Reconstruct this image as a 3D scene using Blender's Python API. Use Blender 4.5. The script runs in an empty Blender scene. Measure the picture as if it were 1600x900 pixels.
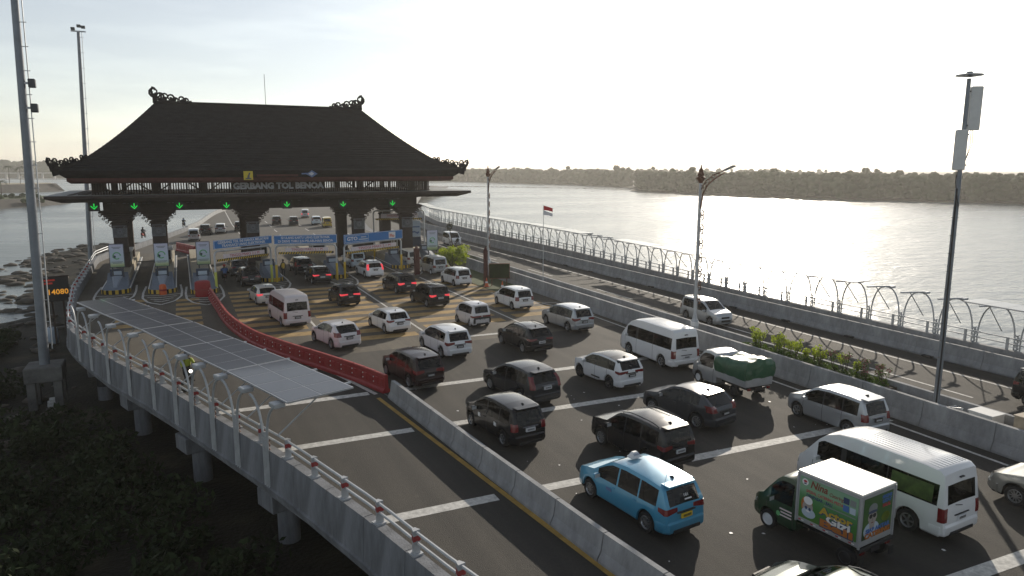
import bpy, math, random
from math import sin, cos, pi, radians, atan2, sqrt, hypot
from mathutils import Vector, Matrix, noise
random.seed(7)
SC = bpy.context.scene
COL = SC.collection

# ------------------------------------------------------------------ camera, sky, sun, exposure
cam_d = bpy.data.cameras.new('camera')
cam_d.sensor_width = 36.0
cam_d.lens = 25.2
cam_d.clip_start = 0.5
cam_d.clip_end = 20000
cam = bpy.data.objects.new('camera', cam_d)
COL.objects.link(cam)
cam.location = (0, 0, 11)
cam.rotation_euler = (radians(90 - 9.53), 0, radians(-24.7))
SC.camera = cam
SUN_EL, SUN_AZ = radians(20), radians(44.5)      # azimuth clockwise from +Y (the road direction)
world = bpy.data.worlds.new('World')
SC.world = world
world.use_nodes = True
wn = world.node_tree
bg = wn.nodes['Background']
sky = wn.nodes.new('ShaderNodeTexSky')
sky.sky_type = 'NISHITA'
sky.sun_disc = False
sky.sun_elevation = SUN_EL
sky.sun_rotation = SUN_AZ
sky.altitude = 0
sky.air_density = 1.0
sky.dust_density = 0.45
sky.ozone_density = 1.0
hs = wn.nodes.new('ShaderNodeHueSaturation')       # thin high overcast: a paler sky than clear air gives
hs.inputs['Saturation'].default_value = 0.45
wn.links.new(sky.outputs[0], hs.inputs['Color'])
wtc = wn.nodes.new('ShaderNodeTexCoord')
wmp = wn.nodes.new('ShaderNodeMapping')
wmp.inputs['Scale'].default_value = (1.6, 1.6, 11.0)
wn.links.new(wtc.outputs['Generated'], wmp.inputs[0])
wno = wn.nodes.new('ShaderNodeTexNoise')            # faint streaks of high cloud
wno.inputs['Scale'].default_value = 2.2
wno.inputs['Detail'].default_value = 6
wn.links.new(wmp.outputs[0], wno.inputs['Vector'])
wrp = wn.nodes.new('ShaderNodeValToRGB')
wrp.color_ramp.elements[0].position = 0.45
wrp.color_ramp.elements[0].color = (1, 1, 1, 1)
wrp.color_ramp.elements[1].position = 0.75
wrp.color_ramp.elements[1].color = (1.22, 1.2, 1.16, 1)
wn.links.new(wno.outputs[0], wrp.inputs[0])
wmx = wn.nodes.new('ShaderNodeMix')
wmx.data_type = 'RGBA'
wmx.blend_type = 'MULTIPLY'
wmx.inputs[0].default_value = 1.0
wn.links.new(hs.outputs[0], wmx.inputs[6])
wn.links.new(wrp.outputs[0], wmx.inputs[7])
wn.links.new(wmx.outputs[2], bg.inputs[0])
bg.inputs[1].default_value = 0.122
sun_d = bpy.data.lights.new('sun', 'SUN')
sun_d.energy = 4.3
sun_d.angle = radians(0.5)
sun_d.color = (1.0, 0.90, 0.76)
sun = bpy.data.objects.new('sun', sun_d)
COL.objects.link(sun)
sun_dir = Vector((sin(SUN_AZ) * cos(SUN_EL), cos(SUN_AZ) * cos(SUN_EL), sin(SUN_EL)))
sun.rotation_euler = sun_dir.to_track_quat('Z', 'Y').to_euler()
sun.location = (40, 40, 60)
SC.view_settings.view_transform = 'Standard'
SC.view_settings.look = 'None'
SC.view_settings.exposure = 0.0
SC.view_settings.gamma = 1.0
SC.cycles.max_bounces = 6
SC.cycles.transparent_max_bounces = 12
SC.cycles.volume_bounces = 1

# ------------------------------------------------------------------ materials
M = {}
def mat(name, col, rough=0.7, metal=0.0, var=0.0, scale=3.0, bump=0.0, bscale=None, emit=None, es=1.0, coat=0.0, spec=0.5, obj=True, stretch=None):
    m = bpy.data.materials.new(name)
    m.use_nodes = True
    nt = m.node_tree
    b = nt.nodes['Principled BSDF']
    b.inputs['Base Color'].default_value = (*col, 1)
    b.inputs['Roughness'].default_value = rough
    b.inputs['Metallic'].default_value = metal
    b.inputs['Specular IOR Level'].default_value = spec
    if coat:
        b.inputs['Coat Weight'].default_value = coat
        b.inputs['Coat Roughness'].default_value = 0.06
    if emit:
        b.inputs['Emission Color'].default_value = (*emit, 1)
        b.inputs['Emission Strength'].default_value = es
    vec = None
    if var or bump:
        tc = nt.nodes.new('ShaderNodeTexCoord')
        vec = tc.outputs['Object' if obj else 'Generated']
        if stretch:
            mp = nt.nodes.new('ShaderNodeMapping')
            mp.inputs['Scale'].default_value = stretch
            nt.links.new(vec, mp.inputs[0])
            vec = mp.outputs[0]
    if var:
        n = nt.nodes.new('ShaderNodeTexNoise')
        n.inputs['Scale'].default_value = scale
        n.inputs['Detail'].default_value = 6
        n.inputs['Roughness'].default_value = 0.65
        nt.links.new(vec, n.inputs['Vector'])
        r = nt.nodes.new('ShaderNodeValToRGB')
        r.color_ramp.elements[0].position = 0.3
        r.color_ramp.elements[1].position = 0.7
        r.color_ramp.elements[0].color = (*[max(0, c * (1 - var)) for c in col], 1)
        r.color_ramp.elements[1].color = (*[min(1, c * (1 + var)) for c in col], 1)
        nt.links.new(n.outputs[0], r.inputs[0])
        nt.links.new(r.outputs[0], b.inputs['Base Color'])
    if bump:
        n2 = nt.nodes.new('ShaderNodeTexNoise')
        n2.inputs['Scale'].default_value = bscale or scale * 8
        n2.inputs['Detail'].default_value = 5
        nt.links.new(vec, n2.inputs['Vector'])
        bp = nt.nodes.new('ShaderNodeBump')
        bp.inputs['Strength'].default_value = bump
        bp.inputs['Distance'].default_value = 0.05
        nt.links.new(n2.outputs[0], bp.inputs['Height'])
        nt.links.new(bp.outputs[0], b.inputs['Normal'])
    M[name] = m
    return m

def road_mat(name, col, tracks=0.22):
    """tarmac: grain, long wheel tracks along the lanes, darker oil patches and pale scuffs"""
    m = mat(name, col, 0.85, bump=0.45, bscale=28)
    nt = m.node_tree
    b = nt.nodes['Principled BSDF']
    tc = nt.nodes['Texture Coordinate'].outputs['Object']
    def noise_at(sc, st, detail, lo, hi, vlo, vhi):
        mp = nt.nodes.new('ShaderNodeMapping'); mp.inputs['Scale'].default_value = st
        n = nt.nodes.new('ShaderNodeTexNoise'); n.inputs['Scale'].default_value = sc; n.inputs['Detail'].default_value = detail
        r = nt.nodes.new('ShaderNodeMapRange'); r.inputs[1].default_value = lo; r.inputs[2].default_value = hi; r.inputs[3].default_value = vlo; r.inputs[4].default_value = vhi
        nt.links.new(tc, mp.inputs[0]); nt.links.new(mp.outputs[0], n.inputs['Vector']); nt.links.new(n.outputs[0], r.inputs[0])
        return r.outputs[0]
    f = None
    for o in (noise_at(.3, (1, 1, 1), 5, .3, .7, .82, 1.18), noise_at(1.0, (1.1, .035, 1), 3, .35, .65, 1 - tracks, 1 + tracks), noise_at(.55, (1, .5, 1), 6, .62, .72, 1.0, .62), noise_at(9, (1, 1, 1), 4, .3, .7, .85, 1.15), noise_at(1.7, (1, 1, 1), 7, .66, .74, 1.0, 1.45)):
        if f is None: f = o
        else:
            x = nt.nodes.new('ShaderNodeMath'); x.operation = 'MULTIPLY'
            nt.links.new(f, x.inputs[0]); nt.links.new(o, x.inputs[1]); f = x.outputs[0]
    v = nt.nodes.new('ShaderNodeVectorMath'); v.operation = 'SCALE'
    v.inputs[0].default_value = col
    nt.links.new(f, v.inputs['Scale'])
    nt.links.new(v.outputs[0], b.inputs['Base Color'])
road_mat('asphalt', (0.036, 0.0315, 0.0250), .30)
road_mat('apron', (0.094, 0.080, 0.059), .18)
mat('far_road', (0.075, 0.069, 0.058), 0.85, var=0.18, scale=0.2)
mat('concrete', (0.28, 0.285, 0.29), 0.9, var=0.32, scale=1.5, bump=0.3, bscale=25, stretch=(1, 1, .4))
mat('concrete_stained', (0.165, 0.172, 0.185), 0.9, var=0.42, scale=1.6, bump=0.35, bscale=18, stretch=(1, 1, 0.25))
mat('concrete_dark', (0.12, 0.12, 0.115), 0.9, var=0.4, scale=1.2, bump=0.3, bscale=12)
mat('paint_white', (0.52, 0.51, 0.48), 0.75, var=0.38, scale=5.0)
mat('paint_yellow', (0.40, 0.25, 0.055), 0.8, var=0.3, scale=1.5)
mat('paint_ochre', (0.34, 0.22, 0.08), 0.85, var=0.42, scale=0.9)
mat('galvanised', (0.46, 0.475, 0.49), 0.5, metal=0.35, var=0.15, scale=2)
mat('steel_grey', (0.20, 0.22, 0.245), 0.5, metal=0.3, var=0.18, scale=1.2)
mat('steel_dark', (0.06, 0.065, 0.07), 0.5, metal=0.3)
mat('rust_lattice', (0.13, 0.055, 0.03), 0.7, var=0.4, scale=8)
mat('solar_cell', (0.035, 0.04, 0.055), 0.30, var=0.15, scale=4, coat=0.4)
mat('solar_edge', (0.45, 0.46, 0.48), 0.4, metal=0.5)
mat('red_plastic', (0.30, 0.016, 0.020), 0.45, var=0.2, scale=1.5)
mat('orange_plastic', (0.62, 0.12, 0.03), 0.5)
mat('red_paint', (0.27, 0.03, 0.03), 0.6)
mat('thatch', (0.0145, 0.0138, 0.0150), 0.95, var=0.5, scale=1.1, bump=0.9, bscale=9, stretch=(1, 1, 3), spec=0.2)
mat('wood_dark', (0.040, 0.024, 0.018), 0.75, var=0.3, scale=3)
mat('wood_red', (0.075, 0.018, 0.014), 0.75, var=0.3, scale=2)
mat('stone_dark', (0.045, 0.032, 0.028), 0.85, var=0.3, scale=2, bump=0.4, bscale=10)
mat('stone_grey', (0.12, 0.125, 0.135), 0.8, var=0.25, scale=5)
mat('slab_top', (0.26, 0.265, 0.26), 0.6, var=0.35, scale=0.8)
mat('letter_grey', (0.50, 0.52, 0.56), 0.45, metal=0.2)
mat('sign_blue', (0.02, 0.16, 0.44), 0.5)
mat('sign_white', (0.72, 0.72, 0.72), 0.5)
mat('sign_pink', (0.66, 0.58, 0.60), 0.5, var=0.05)
mat('letter_red', (0.42, 0.04, 0.06), 0.6)
mat('hazard_yellow', (0.60, 0.40, 0.04), 0.6)
mat('post_yellow', (0.62, 0.42, 0.03), 0.5)
mat('post_lime', (0.55, 0.58, 0.10), 0.5)
mat('black', (0.012, 0.012, 0.013), 0.6)
mat('signal_green', (0.0, 0.25, 0.03), 0.5, emit=(0.01, 0.9, 0.09), es=0.7)
mat('led_amber', (0.4, 0.2, 0.0), 0.5, emit=(1.0, 0.42, 0.05), es=0.5)
mat('led_red', (0.3, 0.02, 0.01), 0.5, emit=(0.8, 0.05, 0.03), es=0.12)
mat('island_grey', (0.16, 0.19, 0.235), 0.7, var=0.15, scale=2)
mat('island_pale', (0.27, 0.31, 0.37), 0.7)
mat('panel_navy', (0.035, 0.05, 0.085), 0.4)
mat('panel_ice', (0.42, 0.50, 0.58), 0.4)
mat('emblem_yellow', (0.60, 0.47, 0.03), 0.5)
mat('emblem_blue', (0.10, 0.16, 0.32), 0.5)
mat('logo_green', (0.12, 0.42, 0.16), 0.5)
mat('tyre', (0.013, 0.013, 0.014), 0.85)
mat('rim', (0.36, 0.37, 0.38), 0.35, metal=0.8)
mat('rim_dark', (0.05, 0.05, 0.055), 0.4, metal=0.6)
mat('rim_white', (0.62, 0.63, 0.64), 0.5)
mat('trim', (0.014, 0.014, 0.015), 0.6)
mat('glass_dark', (0.010, 0.011, 0.013), 0.06, spec=0.4)
mat('glass_clear', (0.10, 0.115, 0.095), 0.08, spec=0.6)
mat('lamp_red', (0.15, 0.008, 0.010), 0.25, coat=0.5)
mat('lamp_red_lit', (0.5, 0.02, 0.03), 0.3, emit=(1.0, 0.07, 0.09), es=0.7)
mat('lamp_clear', (0.55, 0.57, 0.58), 0.12, metal=0.3)
mat('headlight_lit', (0.9, 0.88, 0.8), 0.3, emit=(1.0, 0.93, 0.8), es=3.0)
mat('plate_black', (0.02, 0.02, 0.022), 0.5)
mat('plate_white', (0.62, 0.63, 0.65), 0.5)
mat('plate_yellow', (0.65, 0.45, 0.03), 0.5)
mat('chrome', (0.6, 0.6, 0.62), 0.15, metal=1.0)
mat('tarp_green', (0.016, 0.085, 0.040), 0.32, var=0.25, scale=1.5, bump=0.6, bscale=4)
mat('box_steel', (0.42, 0.43, 0.44), 0.45, metal=0.4, var=0.12, scale=2)
mat('box_top', (0.60, 0.60, 0.57), 0.42, metal=0.15, var=0.2, scale=1.6)
mat('leaf_lime', (0.20, 0.26, 0.025), 0.55, var=0.5, scale=2.5)
mat('leaf_green', (0.055, 0.10, 0.02), 0.6, var=0.5, scale=3)
mat('leaf_dark', (0.020, 0.031, 0.009), 0.75, var=0.6, scale=0.8, spec=0.2)
mat('leaf_far', (0.022, 0.040, 0.010), 0.9, var=0.5, scale=0.06, spec=0.1)
mat('palm_leaf', (0.045, 0.065, 0.025), 0.8, var=0.4, scale=1)
mat('flower_pink', (0.36, 0.13, 0.14), 0.7)
mat('bark', (0.07, 0.05, 0.035), 0.9)
mat('soil', (0.06, 0.045, 0.032), 0.95, var=0.3, scale=3)
mat('grass', (0.055, 0.075, 0.02), 0.9, var=0.4, scale=3)
mat('rock', (0.085, 0.075, 0.062), 0.9, var=0.4, scale=0.8, bump=0.5, bscale=5)
mat('revetment', (0.06, 0.055, 0.048), 0.9, var=0.4, scale=0.5, bump=0.5, bscale=1)
mat('sand', (0.32, 0.28, 0.20), 0.9, var=0.2, scale=0.1)
mat('far_hill', (0.045, 0.055, 0.05), 1.0, var=0.3, scale=0.02, spec=0.0)
mat('cabinet_white', (0.62, 0.62, 0.60), 0.6, var=0.08, scale=3)
mat('cabinet_beige', (0.40, 0.33, 0.24), 0.7, var=0.2, scale=3)
mat('flag_red', (0.50, 0.02, 0.03), 0.8)
mat('flag_white', (0.65, 0.66, 0.68), 0.8)
mat('cloth_black', (0.02, 0.02, 0.022), 0.8)
mat('cloth_lime', (0.40, 0.46, 0.05), 0.7)
mat('cloth_red', (0.30, 0.04, 0.03), 0.8)
mat('cloth_blue', (0.05, 0.11, 0.25), 0.8)
mat('skin', (0.30, 0.17, 0.11), 0.6)
mat('booth_wall', (0.36, 0.32, 0.24), 0.8, var=0.15, scale=2)
mat('ceramic_white', (0.5, 0.5, 0.5), 0.5)
for nm, c, r, mt in (('white', (0.72, 0.73, 0.74), 0.3, 0.0), ('pearl', (0.64, 0.62, 0.62), 0.3, 0.0), ('silver', (0.42, 0.44, 0.46), 0.32, 0.55),
                     ('black', (0.012, 0.012, 0.014), 0.22, 0.0), ('blackred', (0.022, 0.010, 0.011), 0.22, 0.0), ('grey', (0.055, 0.058, 0.065), 0.28, 0.3),
                     ('charcoal', (0.03, 0.032, 0.036), 0.25, 0.2), ('taxiblue', (0.055, 0.28, 0.45), 0.28, 0.15), ('darkgreen', (0.035, 0.05, 0.042), 0.2, 0.4),
                     ('bluewhite', (0.50, 0.58, 0.64), 0.35, 0.0), ('olive', (0.27, 0.28, 0.27), 0.28, 0.5), ('offwhite', (0.62, 0.60, 0.56), 0.32, 0.1),
                     ('truckgreen', (0.02, 0.05, 0.025), 0.25, 0.0), ('yellow', (0.55, 0.38, 0.05), 0.35, 0.0), ('vanpink', (0.62, 0.58, 0.59), 0.33, 0.0)):
    dk = max(c) < .07
    mat('car_' + nm, c, r, mt, coat=.35 if dk else .8, spec=.3 if dk else .5)

for nm, k in (('leaf_lime', .55), ('leaf_green', .2)):      # thin leaves let the low sun through
    nt = M[nm].node_tree
    b = nt.nodes['Principled BSDF']
    tl = nt.nodes.new('ShaderNodeBsdfTranslucent'); tl.inputs[0].default_value = (.34, .42, .03, 1) if nm == 'leaf_lime' else (.14, .22, .03, 1)
    mx = nt.nodes.new('ShaderNodeMixShader'); mx.inputs[0].default_value = k
    nt.links.new(b.outputs[0], mx.inputs[1]); nt.links.new(tl.outputs[0], mx.inputs[2])
    nt.links.new(mx.outputs[0], nt.nodes['Material Output'].inputs['Surface'])
def tinted(name, tint):
    m = bpy.data.materials.new(name)
    m.use_nodes = True
    nt = m.node_tree
    nt.nodes.remove(nt.nodes['Principled BSDF'])
    tr = nt.nodes.new('ShaderNodeBsdfTransparent'); tr.inputs[0].default_value = (*tint, 1)
    gl = nt.nodes.new('ShaderNodeBsdfGlossy'); gl.inputs['Roughness'].default_value = 0.05; gl.inputs[0].default_value = (.9, .9, .9, 1)
    fr_ = nt.nodes.new('ShaderNodeFresnel'); fr_.inputs[0].default_value = 1.45
    mx = nt.nodes.new('ShaderNodeMixShader')
    nt.links.new(fr_.outputs[0], mx.inputs[0]); nt.links.new(tr.outputs[0], mx.inputs[1]); nt.links.new(gl.outputs[0], mx.inputs[2])
    nt.links.new(mx.outputs[0], nt.nodes['Material Output'].inputs['Surface'])
    M[name] = m
tinted('car_glass', (0.30, 0.31, 0.30))
tinted('car_glass_clear', (0.62, 0.66, 0.60))
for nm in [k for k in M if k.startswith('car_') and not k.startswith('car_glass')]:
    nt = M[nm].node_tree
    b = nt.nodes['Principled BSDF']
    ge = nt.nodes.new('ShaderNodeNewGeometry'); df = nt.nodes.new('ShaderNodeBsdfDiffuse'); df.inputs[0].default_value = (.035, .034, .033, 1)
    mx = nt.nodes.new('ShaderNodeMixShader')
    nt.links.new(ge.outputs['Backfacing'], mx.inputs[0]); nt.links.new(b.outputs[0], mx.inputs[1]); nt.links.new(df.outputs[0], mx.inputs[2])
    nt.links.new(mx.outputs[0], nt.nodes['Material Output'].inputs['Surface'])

def grad_mat(name, stops, axis='Z', rough=0.5):
    """printed colour gradient across the object's own bounding box"""
    m = bpy.data.materials.new(name)
    m.use_nodes = True
    nt = m.node_tree
    b = nt.nodes['Principled BSDF']
    b.inputs['Roughness'].default_value = rough
    tc = nt.nodes.new('ShaderNodeTexCoord')
    sp = nt.nodes.new('ShaderNodeSeparateXYZ')
    nt.links.new(tc.outputs['Generated'], sp.inputs[0])
    r = nt.nodes.new('ShaderNodeValToRGB')
    el = r.color_ramp.elements
    while len(el) < len(stops):
        el.new(0.5)
    for e, (p, c) in zip(el, stops):
        e.position = p
        e.color = (*c, 1)
    nt.links.new(sp.outputs[axis], r.inputs[0])
    nt.links.new(r.outputs[0], b.inputs['Base Color'])
    M[name] = m
grad_mat('board_print', [(0, (0.20, 0.30, 0.16)), (0.10, (0.46, 0.52, 0.28)), (0.24, (0.50, 0.60, 0.64)), (0.6, (0.54, 0.61, 0.72)), (1, (0.58, 0.57, 0.70))])
grad_mat('livery_side', [(0, (0.06, 0.17, 0.02)), (0.3, (0.04, 0.17, 0.03)), (0.55, (0.075, 0.22, 0.08)), (0.72, (0.20, 0.36, 0.22)), (1, (0.20, 0.35, 0.23))])
grad_mat('livery_rear', [(0, (0.02, 0.04, 0.015)), (0.3, (0.05, 0.12, 0.02)), (0.7, (0.03, 0.10, 0.02)), (1, (0.045, 0.11, 0.03))])
def water_mat():
    m = bpy.data.materials.new('water')
    m.use_nodes = True
    nt = m.node_tree
    b = nt.nodes['Principled BSDF']
    b.inputs['Base Color'].default_value = (0.15, 0.175, 0.178, 1)
    b.inputs['Roughness'].default_value = 0.27
    b.inputs['IOR'].default_value = 1.33
    tc = nt.nodes.new('ShaderNodeTexCoord')
    last = None
    for sc, st, dist, rot in (((0.16, 0.30, 1), 0.45, 0.7, 0.5), ((0.7, 1.5, 1), 0.45, 0.22, 0.9), ((3.0, 6.0, 1), 0.35, 0.05, 0.2)):
        mp = nt.nodes.new('ShaderNodeMapping')
        mp.inputs['Scale'].default_value = sc
        mp.inputs['Rotation'].default_value = (0, 0, rot)
        nt.links.new(tc.outputs['Object'], mp.inputs[0])
        n = nt.nodes.new('ShaderNodeTexNoise')
        n.inputs['Scale'].default_value = 1.0
        n.inputs['Detail'].default_value = 3
        nt.links.new(mp.outputs[0], n.inputs['Vector'])
        bp = nt.nodes.new('ShaderNodeBump')
        bp.inputs['Strength'].default_value = st
        bp.inputs['Distance'].default_value = dist
        nt.links.new(n.outputs[0], bp.inputs['Height'])
        if last:
            nt.links.new(last.outputs[0], bp.inputs['Normal'])
        last = bp
    nt.links.new(last.outputs[0], b.inputs['Normal'])
    # wind lanes: long smoother and rougher bands
    mp = nt.nodes.new('ShaderNodeMapping'); mp.inputs['Scale'].default_value = (.006, .028, 1); mp.inputs['Rotation'].default_value = (0, 0, .5)
    n = nt.nodes.new('ShaderNodeTexNoise'); n.inputs['Scale'].default_value = 1; n.inputs['Detail'].default_value = 5
    r = nt.nodes.new('ShaderNodeMapRange'); r.inputs[1].default_value = .35; r.inputs[2].default_value = .65; r.inputs[3].default_value = .20; r.inputs[4].default_value = .31
    nt.links.new(tc.outputs['Object'], mp.inputs[0]); nt.links.new(mp.outputs[0], n.inputs['Vector']); nt.links.new(n.outputs[0], r.inputs[0]); nt.links.new(r.outputs[0], b.inputs['Roughness'])
    M['water'] = m
water_mat()

# ------------------------------------------------------------------ mesh helpers
class MB:
    def __init__(s):
        s.v = []; s.f = []
    def add(s, vs, fs):
        o = len(s.v)
        s.v += [tuple(p) for p in vs]
        s.f += [tuple(i + o for i in f) for f in fs]
        return s
    def box(s, x0, x1, y0, y1, z0, z1, ch=0.0):
        if ch > 0:
            vs = []
            for z, c in ((z0, ch), (z0 + ch, 0), (z1 - ch, 0), (z1, ch)):
                vs += [(x0 + c, y0 + c, z), (x1 - c, y0 + c, z), (x1 - c, y1 - c, z), (x0 + c, y1 - c, z)]
            fs = [(3, 2, 1, 0), (12, 13, 14, 15)]
            for k in range(3):
                for i in range(4):
                    a = k * 4 + i; b2 = k * 4 + (i + 1) % 4
                    fs.append((a, b2, b2 + 4, a + 4))
            return s.add(vs, fs)
        vs = [(x0, y0, z0), (x1, y0, z0), (x1, y1, z0), (x0, y1, z0), (x0, y0, z1), (x1, y0, z1), (x1, y1, z1), (x0, y1, z1)]
        return s.add(vs, [(3, 2, 1, 0), (4, 5, 6, 7), (0, 1, 5, 4), (1, 2, 6, 5), (2, 3, 7, 6), (3, 0, 4, 7)])
    def tube(s, pts, r, n=6, caps=True):
        pts = [Vector(p) for p in pts]
        if not isinstance(r, (list, tuple)):
            r = [r] * len(pts)
        up = None
        rings = []
        for i, p in enumerate(pts):
            d = (pts[min(i + 1, len(pts) - 1)] - pts[max(i - 1, 0)])
            if d.length < 1e-9: d = Vector((0, 0, 1))
            d.normalize()
            if up is None:
                up = Vector((0, 0, 1)) if abs(d.z) < 0.9 else Vector((1, 0, 0))
            a = d.cross(up)
            if a.length < 1e-6: a = d.cross(Vector((1, 0.3, 0)))
            a.normalize()
            b2 = a.cross(d)
            up = b2
            rings.append([p + (a * cos(2 * pi * k / n) + b2 * sin(2 * pi * k / n)) * r[i] for k in range(n)])
        o = len(s.v)
        for rg in rings: s.v += [tuple(q) for q in rg]
        for i in range(len(pts) - 1):
            for k in range(n):
                k2 = (k + 1) % n
                s.f.append((o + i * n + k, o + i * n + k2, o + (i + 1) * n + k2, o + (i + 1) * n + k))
        if caps:
            s.f.append(tuple(o + k for k in range(n - 1, -1, -1)))
            s.f.append(tuple(o + (len(pts) - 1) * n + k for k in range(n)))
        return s
    def lathe(s, prof, n=10, c=(0, 0, 0)):
        o = len(s.v)
        for r, z in prof:
            for k in range(n):
                s.v.append((c[0] + r * cos(2 * pi * k / n), c[1] + r * sin(2 * pi * k / n), c[2] + z))
        for i in range(len(prof) - 1):
            for k in range(n):
                k2 = (k + 1) % n
                s.f.append((o + i * n + k, o + i * n + k2, o + (i + 1) * n + k2, o + (i + 1) * n + k))
        s.f.append(tuple(o + k for k in range(n - 1, -1, -1)))
        s.f.append(tuple(o + (len(prof) - 1) * n + k for k in range(n)))
        return s
    def prism(s, poly, z0, z1):
        n = len(poly)
        vs = [(x, y, z0) for x, y in poly] + [(x, y, z1) for x, y in poly]
        fs = [tuple(range(n - 1, -1, -1)), tuple(range(n, 2 * n))]
        for i in range(n):
            j = (i + 1) % n
            fs.append((i, j, n + j, n + i))
        return s.add(vs, fs)
    def sweep(s, prof, a, b, up=None):
        """a cross-section (lateral, z) carried from point a to point b"""
        a = Vector(a); b = Vector(b)
        d = (b - a); d.z = 0; d.normalize()
        rt = Vector((d.y, -d.x, 0))
        n = len(prof)
        vs = [a + rt * x + Vector((0, 0, z)) for x, z in prof] + [b + rt * x + Vector((0, 0, z)) for x, z in prof]
        fs = [tuple(range(n)), tuple(range(2 * n - 1, n - 1, -1))]
        for i in range(n):
            j = (i + 1) % n
            fs.append((i, n + i, n + j, j))
        return s.add(vs, fs)
    def quad(s, a, b, c, d):
        return s.add([a, b, c, d], [(0, 1, 2, 3)])
    def mesh(s, name, m, smooth=None):
        me = bpy.data.meshes.new(name)
        me.from_pydata(s.v, [], s.f)
        me.validate()
        me.update()
        if m: me.materials.append(M[m])
        if smooth is not None:
            for p in me.polygons: p.use_smooth = True
            me.set_sharp_from_angle(angle=radians(smooth))
        return me
    def build(s, name, m, parent=None, smooth=None, loc=None, rz=None, **props):
        return put(name, s.mesh(name, m, smooth), parent, loc, rz, **props)

def put(name, me, parent=None, loc=None, rz=None, m=None, **props):
    o = bpy.data.objects.new(name, me)
    COL.objects.link(o)
    if parent is not None: o.parent = parent
    if loc is not None: o.location = loc
    if rz is not None: o.rotation_euler = (0, 0, rz)
    if m:
        o.material_slots[0].link = 'OBJECT'
        o.material_slots[0].material = M[m]
    for k, v in props.items():
        if v is not None: o[k] = v
    return o
def thing(name, label, cat, loc=(0, 0, 0), rz=0.0, group=None):
    o = bpy.data.objects.new(name, None)
    COL.objects.link(o)
    o.empty_display_size = 0.3
    o.location = loc
    o.rotation_euler = (0, 0, rz)
    o['label'] = label; o['category'] = cat
    if group: o['group'] = group
    return o
def copy_tree(o, parent=None):
    c = o.copy()
    COL.objects.link(c)
    c.parent = parent
    for ch in o.children:
        copy_tree(ch, c)
    return c
def struct(name, mb, m, **k):
    return mb.build(name, m, kind='structure', **k)
_txt = {}
def text_mesh(s, size, align='CENTER', depth=0.01, bold=0.0):
    key = (s, size, align, depth, bold)
    if key not in _txt:
        cu = bpy.data.curves.new('lettering', 'FONT')
        cu.body = s
        cu.size = size
        cu.align_x = align
        cu.align_y = 'CENTER'
        cu.extrude = depth
        cu.offset = bold
        cu.resolution_u = 2
        ob = bpy.data.objects.new('lettering', cu)
        COL.objects.link(ob)
        dg = bpy.context.evaluated_depsgraph_get()
        me = bpy.data.meshes.new_from_object(ob.evaluated_get(dg))
        bpy.data.objects.remove(ob)
        _txt[key] = me
    return _txt[key].copy()
def text(s, size, m, parent, loc, rz=0.0, width=None, depth=0.008, bold=0.0, name='lettering', align='CENTER', hs=None):
    """upright lettering facing local -Y, turned by rz, squeezed to a width"""
    me = text_mesh(s, size, align, depth, bold)
    xs = [v.co.x for v in me.vertices]
    w = max(xs) - min(xs)
    k = width / w if width else 1.0
    me.transform(Matrix.Diagonal((k, hs or 1.0, 1, 1)))
    me.transform(Matrix.Rotation(pi / 2, 4, 'X'))
    me.materials.clear()
    me.materials.append(M[m])
    return put(name, me, parent, loc, rz)
def lerp(a, b, t): return a + (b - a) * t
def interp(tab, x):
    if x <= tab[0][0]: return tab[0][1]
    for (x0, y0), (x1, y1) in zip(tab, tab[1:]):
        if x <= x1:
            return y0 + (y1 - y0) * (x - x0) / (x1 - x0)
    return tab[-1][1]
class Path:
    """a polyline on the ground walked by arc length"""
    def __init__(s, pts):
        s.p = [Vector((x, y, 0)) for x, y in pts]
        s.d = [0]
        for a, b in zip(s.p, s.p[1:]): s.d.append(s.d[-1] + (b - a).length)
        s.L = s.d[-1]
    def at(s, t):
        t = max(0, min(s.L, t))
        for i in range(len(s.p) - 1):
            if t <= s.d[i + 1] or i == len(s.p) - 2:
                u = (t - s.d[i]) / (s.d[i + 1] - s.d[i])
                return s.p[i].lerp(s.p[i + 1], u), (s.p[i + 1] - s.p[i]).normalized()
def smooth_path(pts, n=6):
    out = []
    P = [pts[0]] + list(pts) + [pts[-1]]
    for i in range(1, len(P) - 2):
        for k in range(n):
            t = k / n
            r = []
            for c in (0, 1):
                p0, p1, p2, p3 = P[i - 1][c], P[i][c], P[i + 1][c], P[i + 2][c]
                r.append(0.5 * (2 * p1 + (p2 - p0) * t + (2 * p0 - 5 * p1 + 4 * p2 - p3) * t * t + (3 * p1 - p0 - 3 * p2 + p3) * t ** 3))
            out.append(tuple(r))
    out.append(pts[-1])
    return out
# ------------------------------------------------------------------ the setting: water, mud, far land, road deck
SEA = -4.2
w_ = MB()
w_.quad((-9000, -2000, SEA), (9000, -2000, SEA), (9000, 9000, SEA), (-9000, 9000, SEA))
struct('sea_water', w_, 'water')

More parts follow.
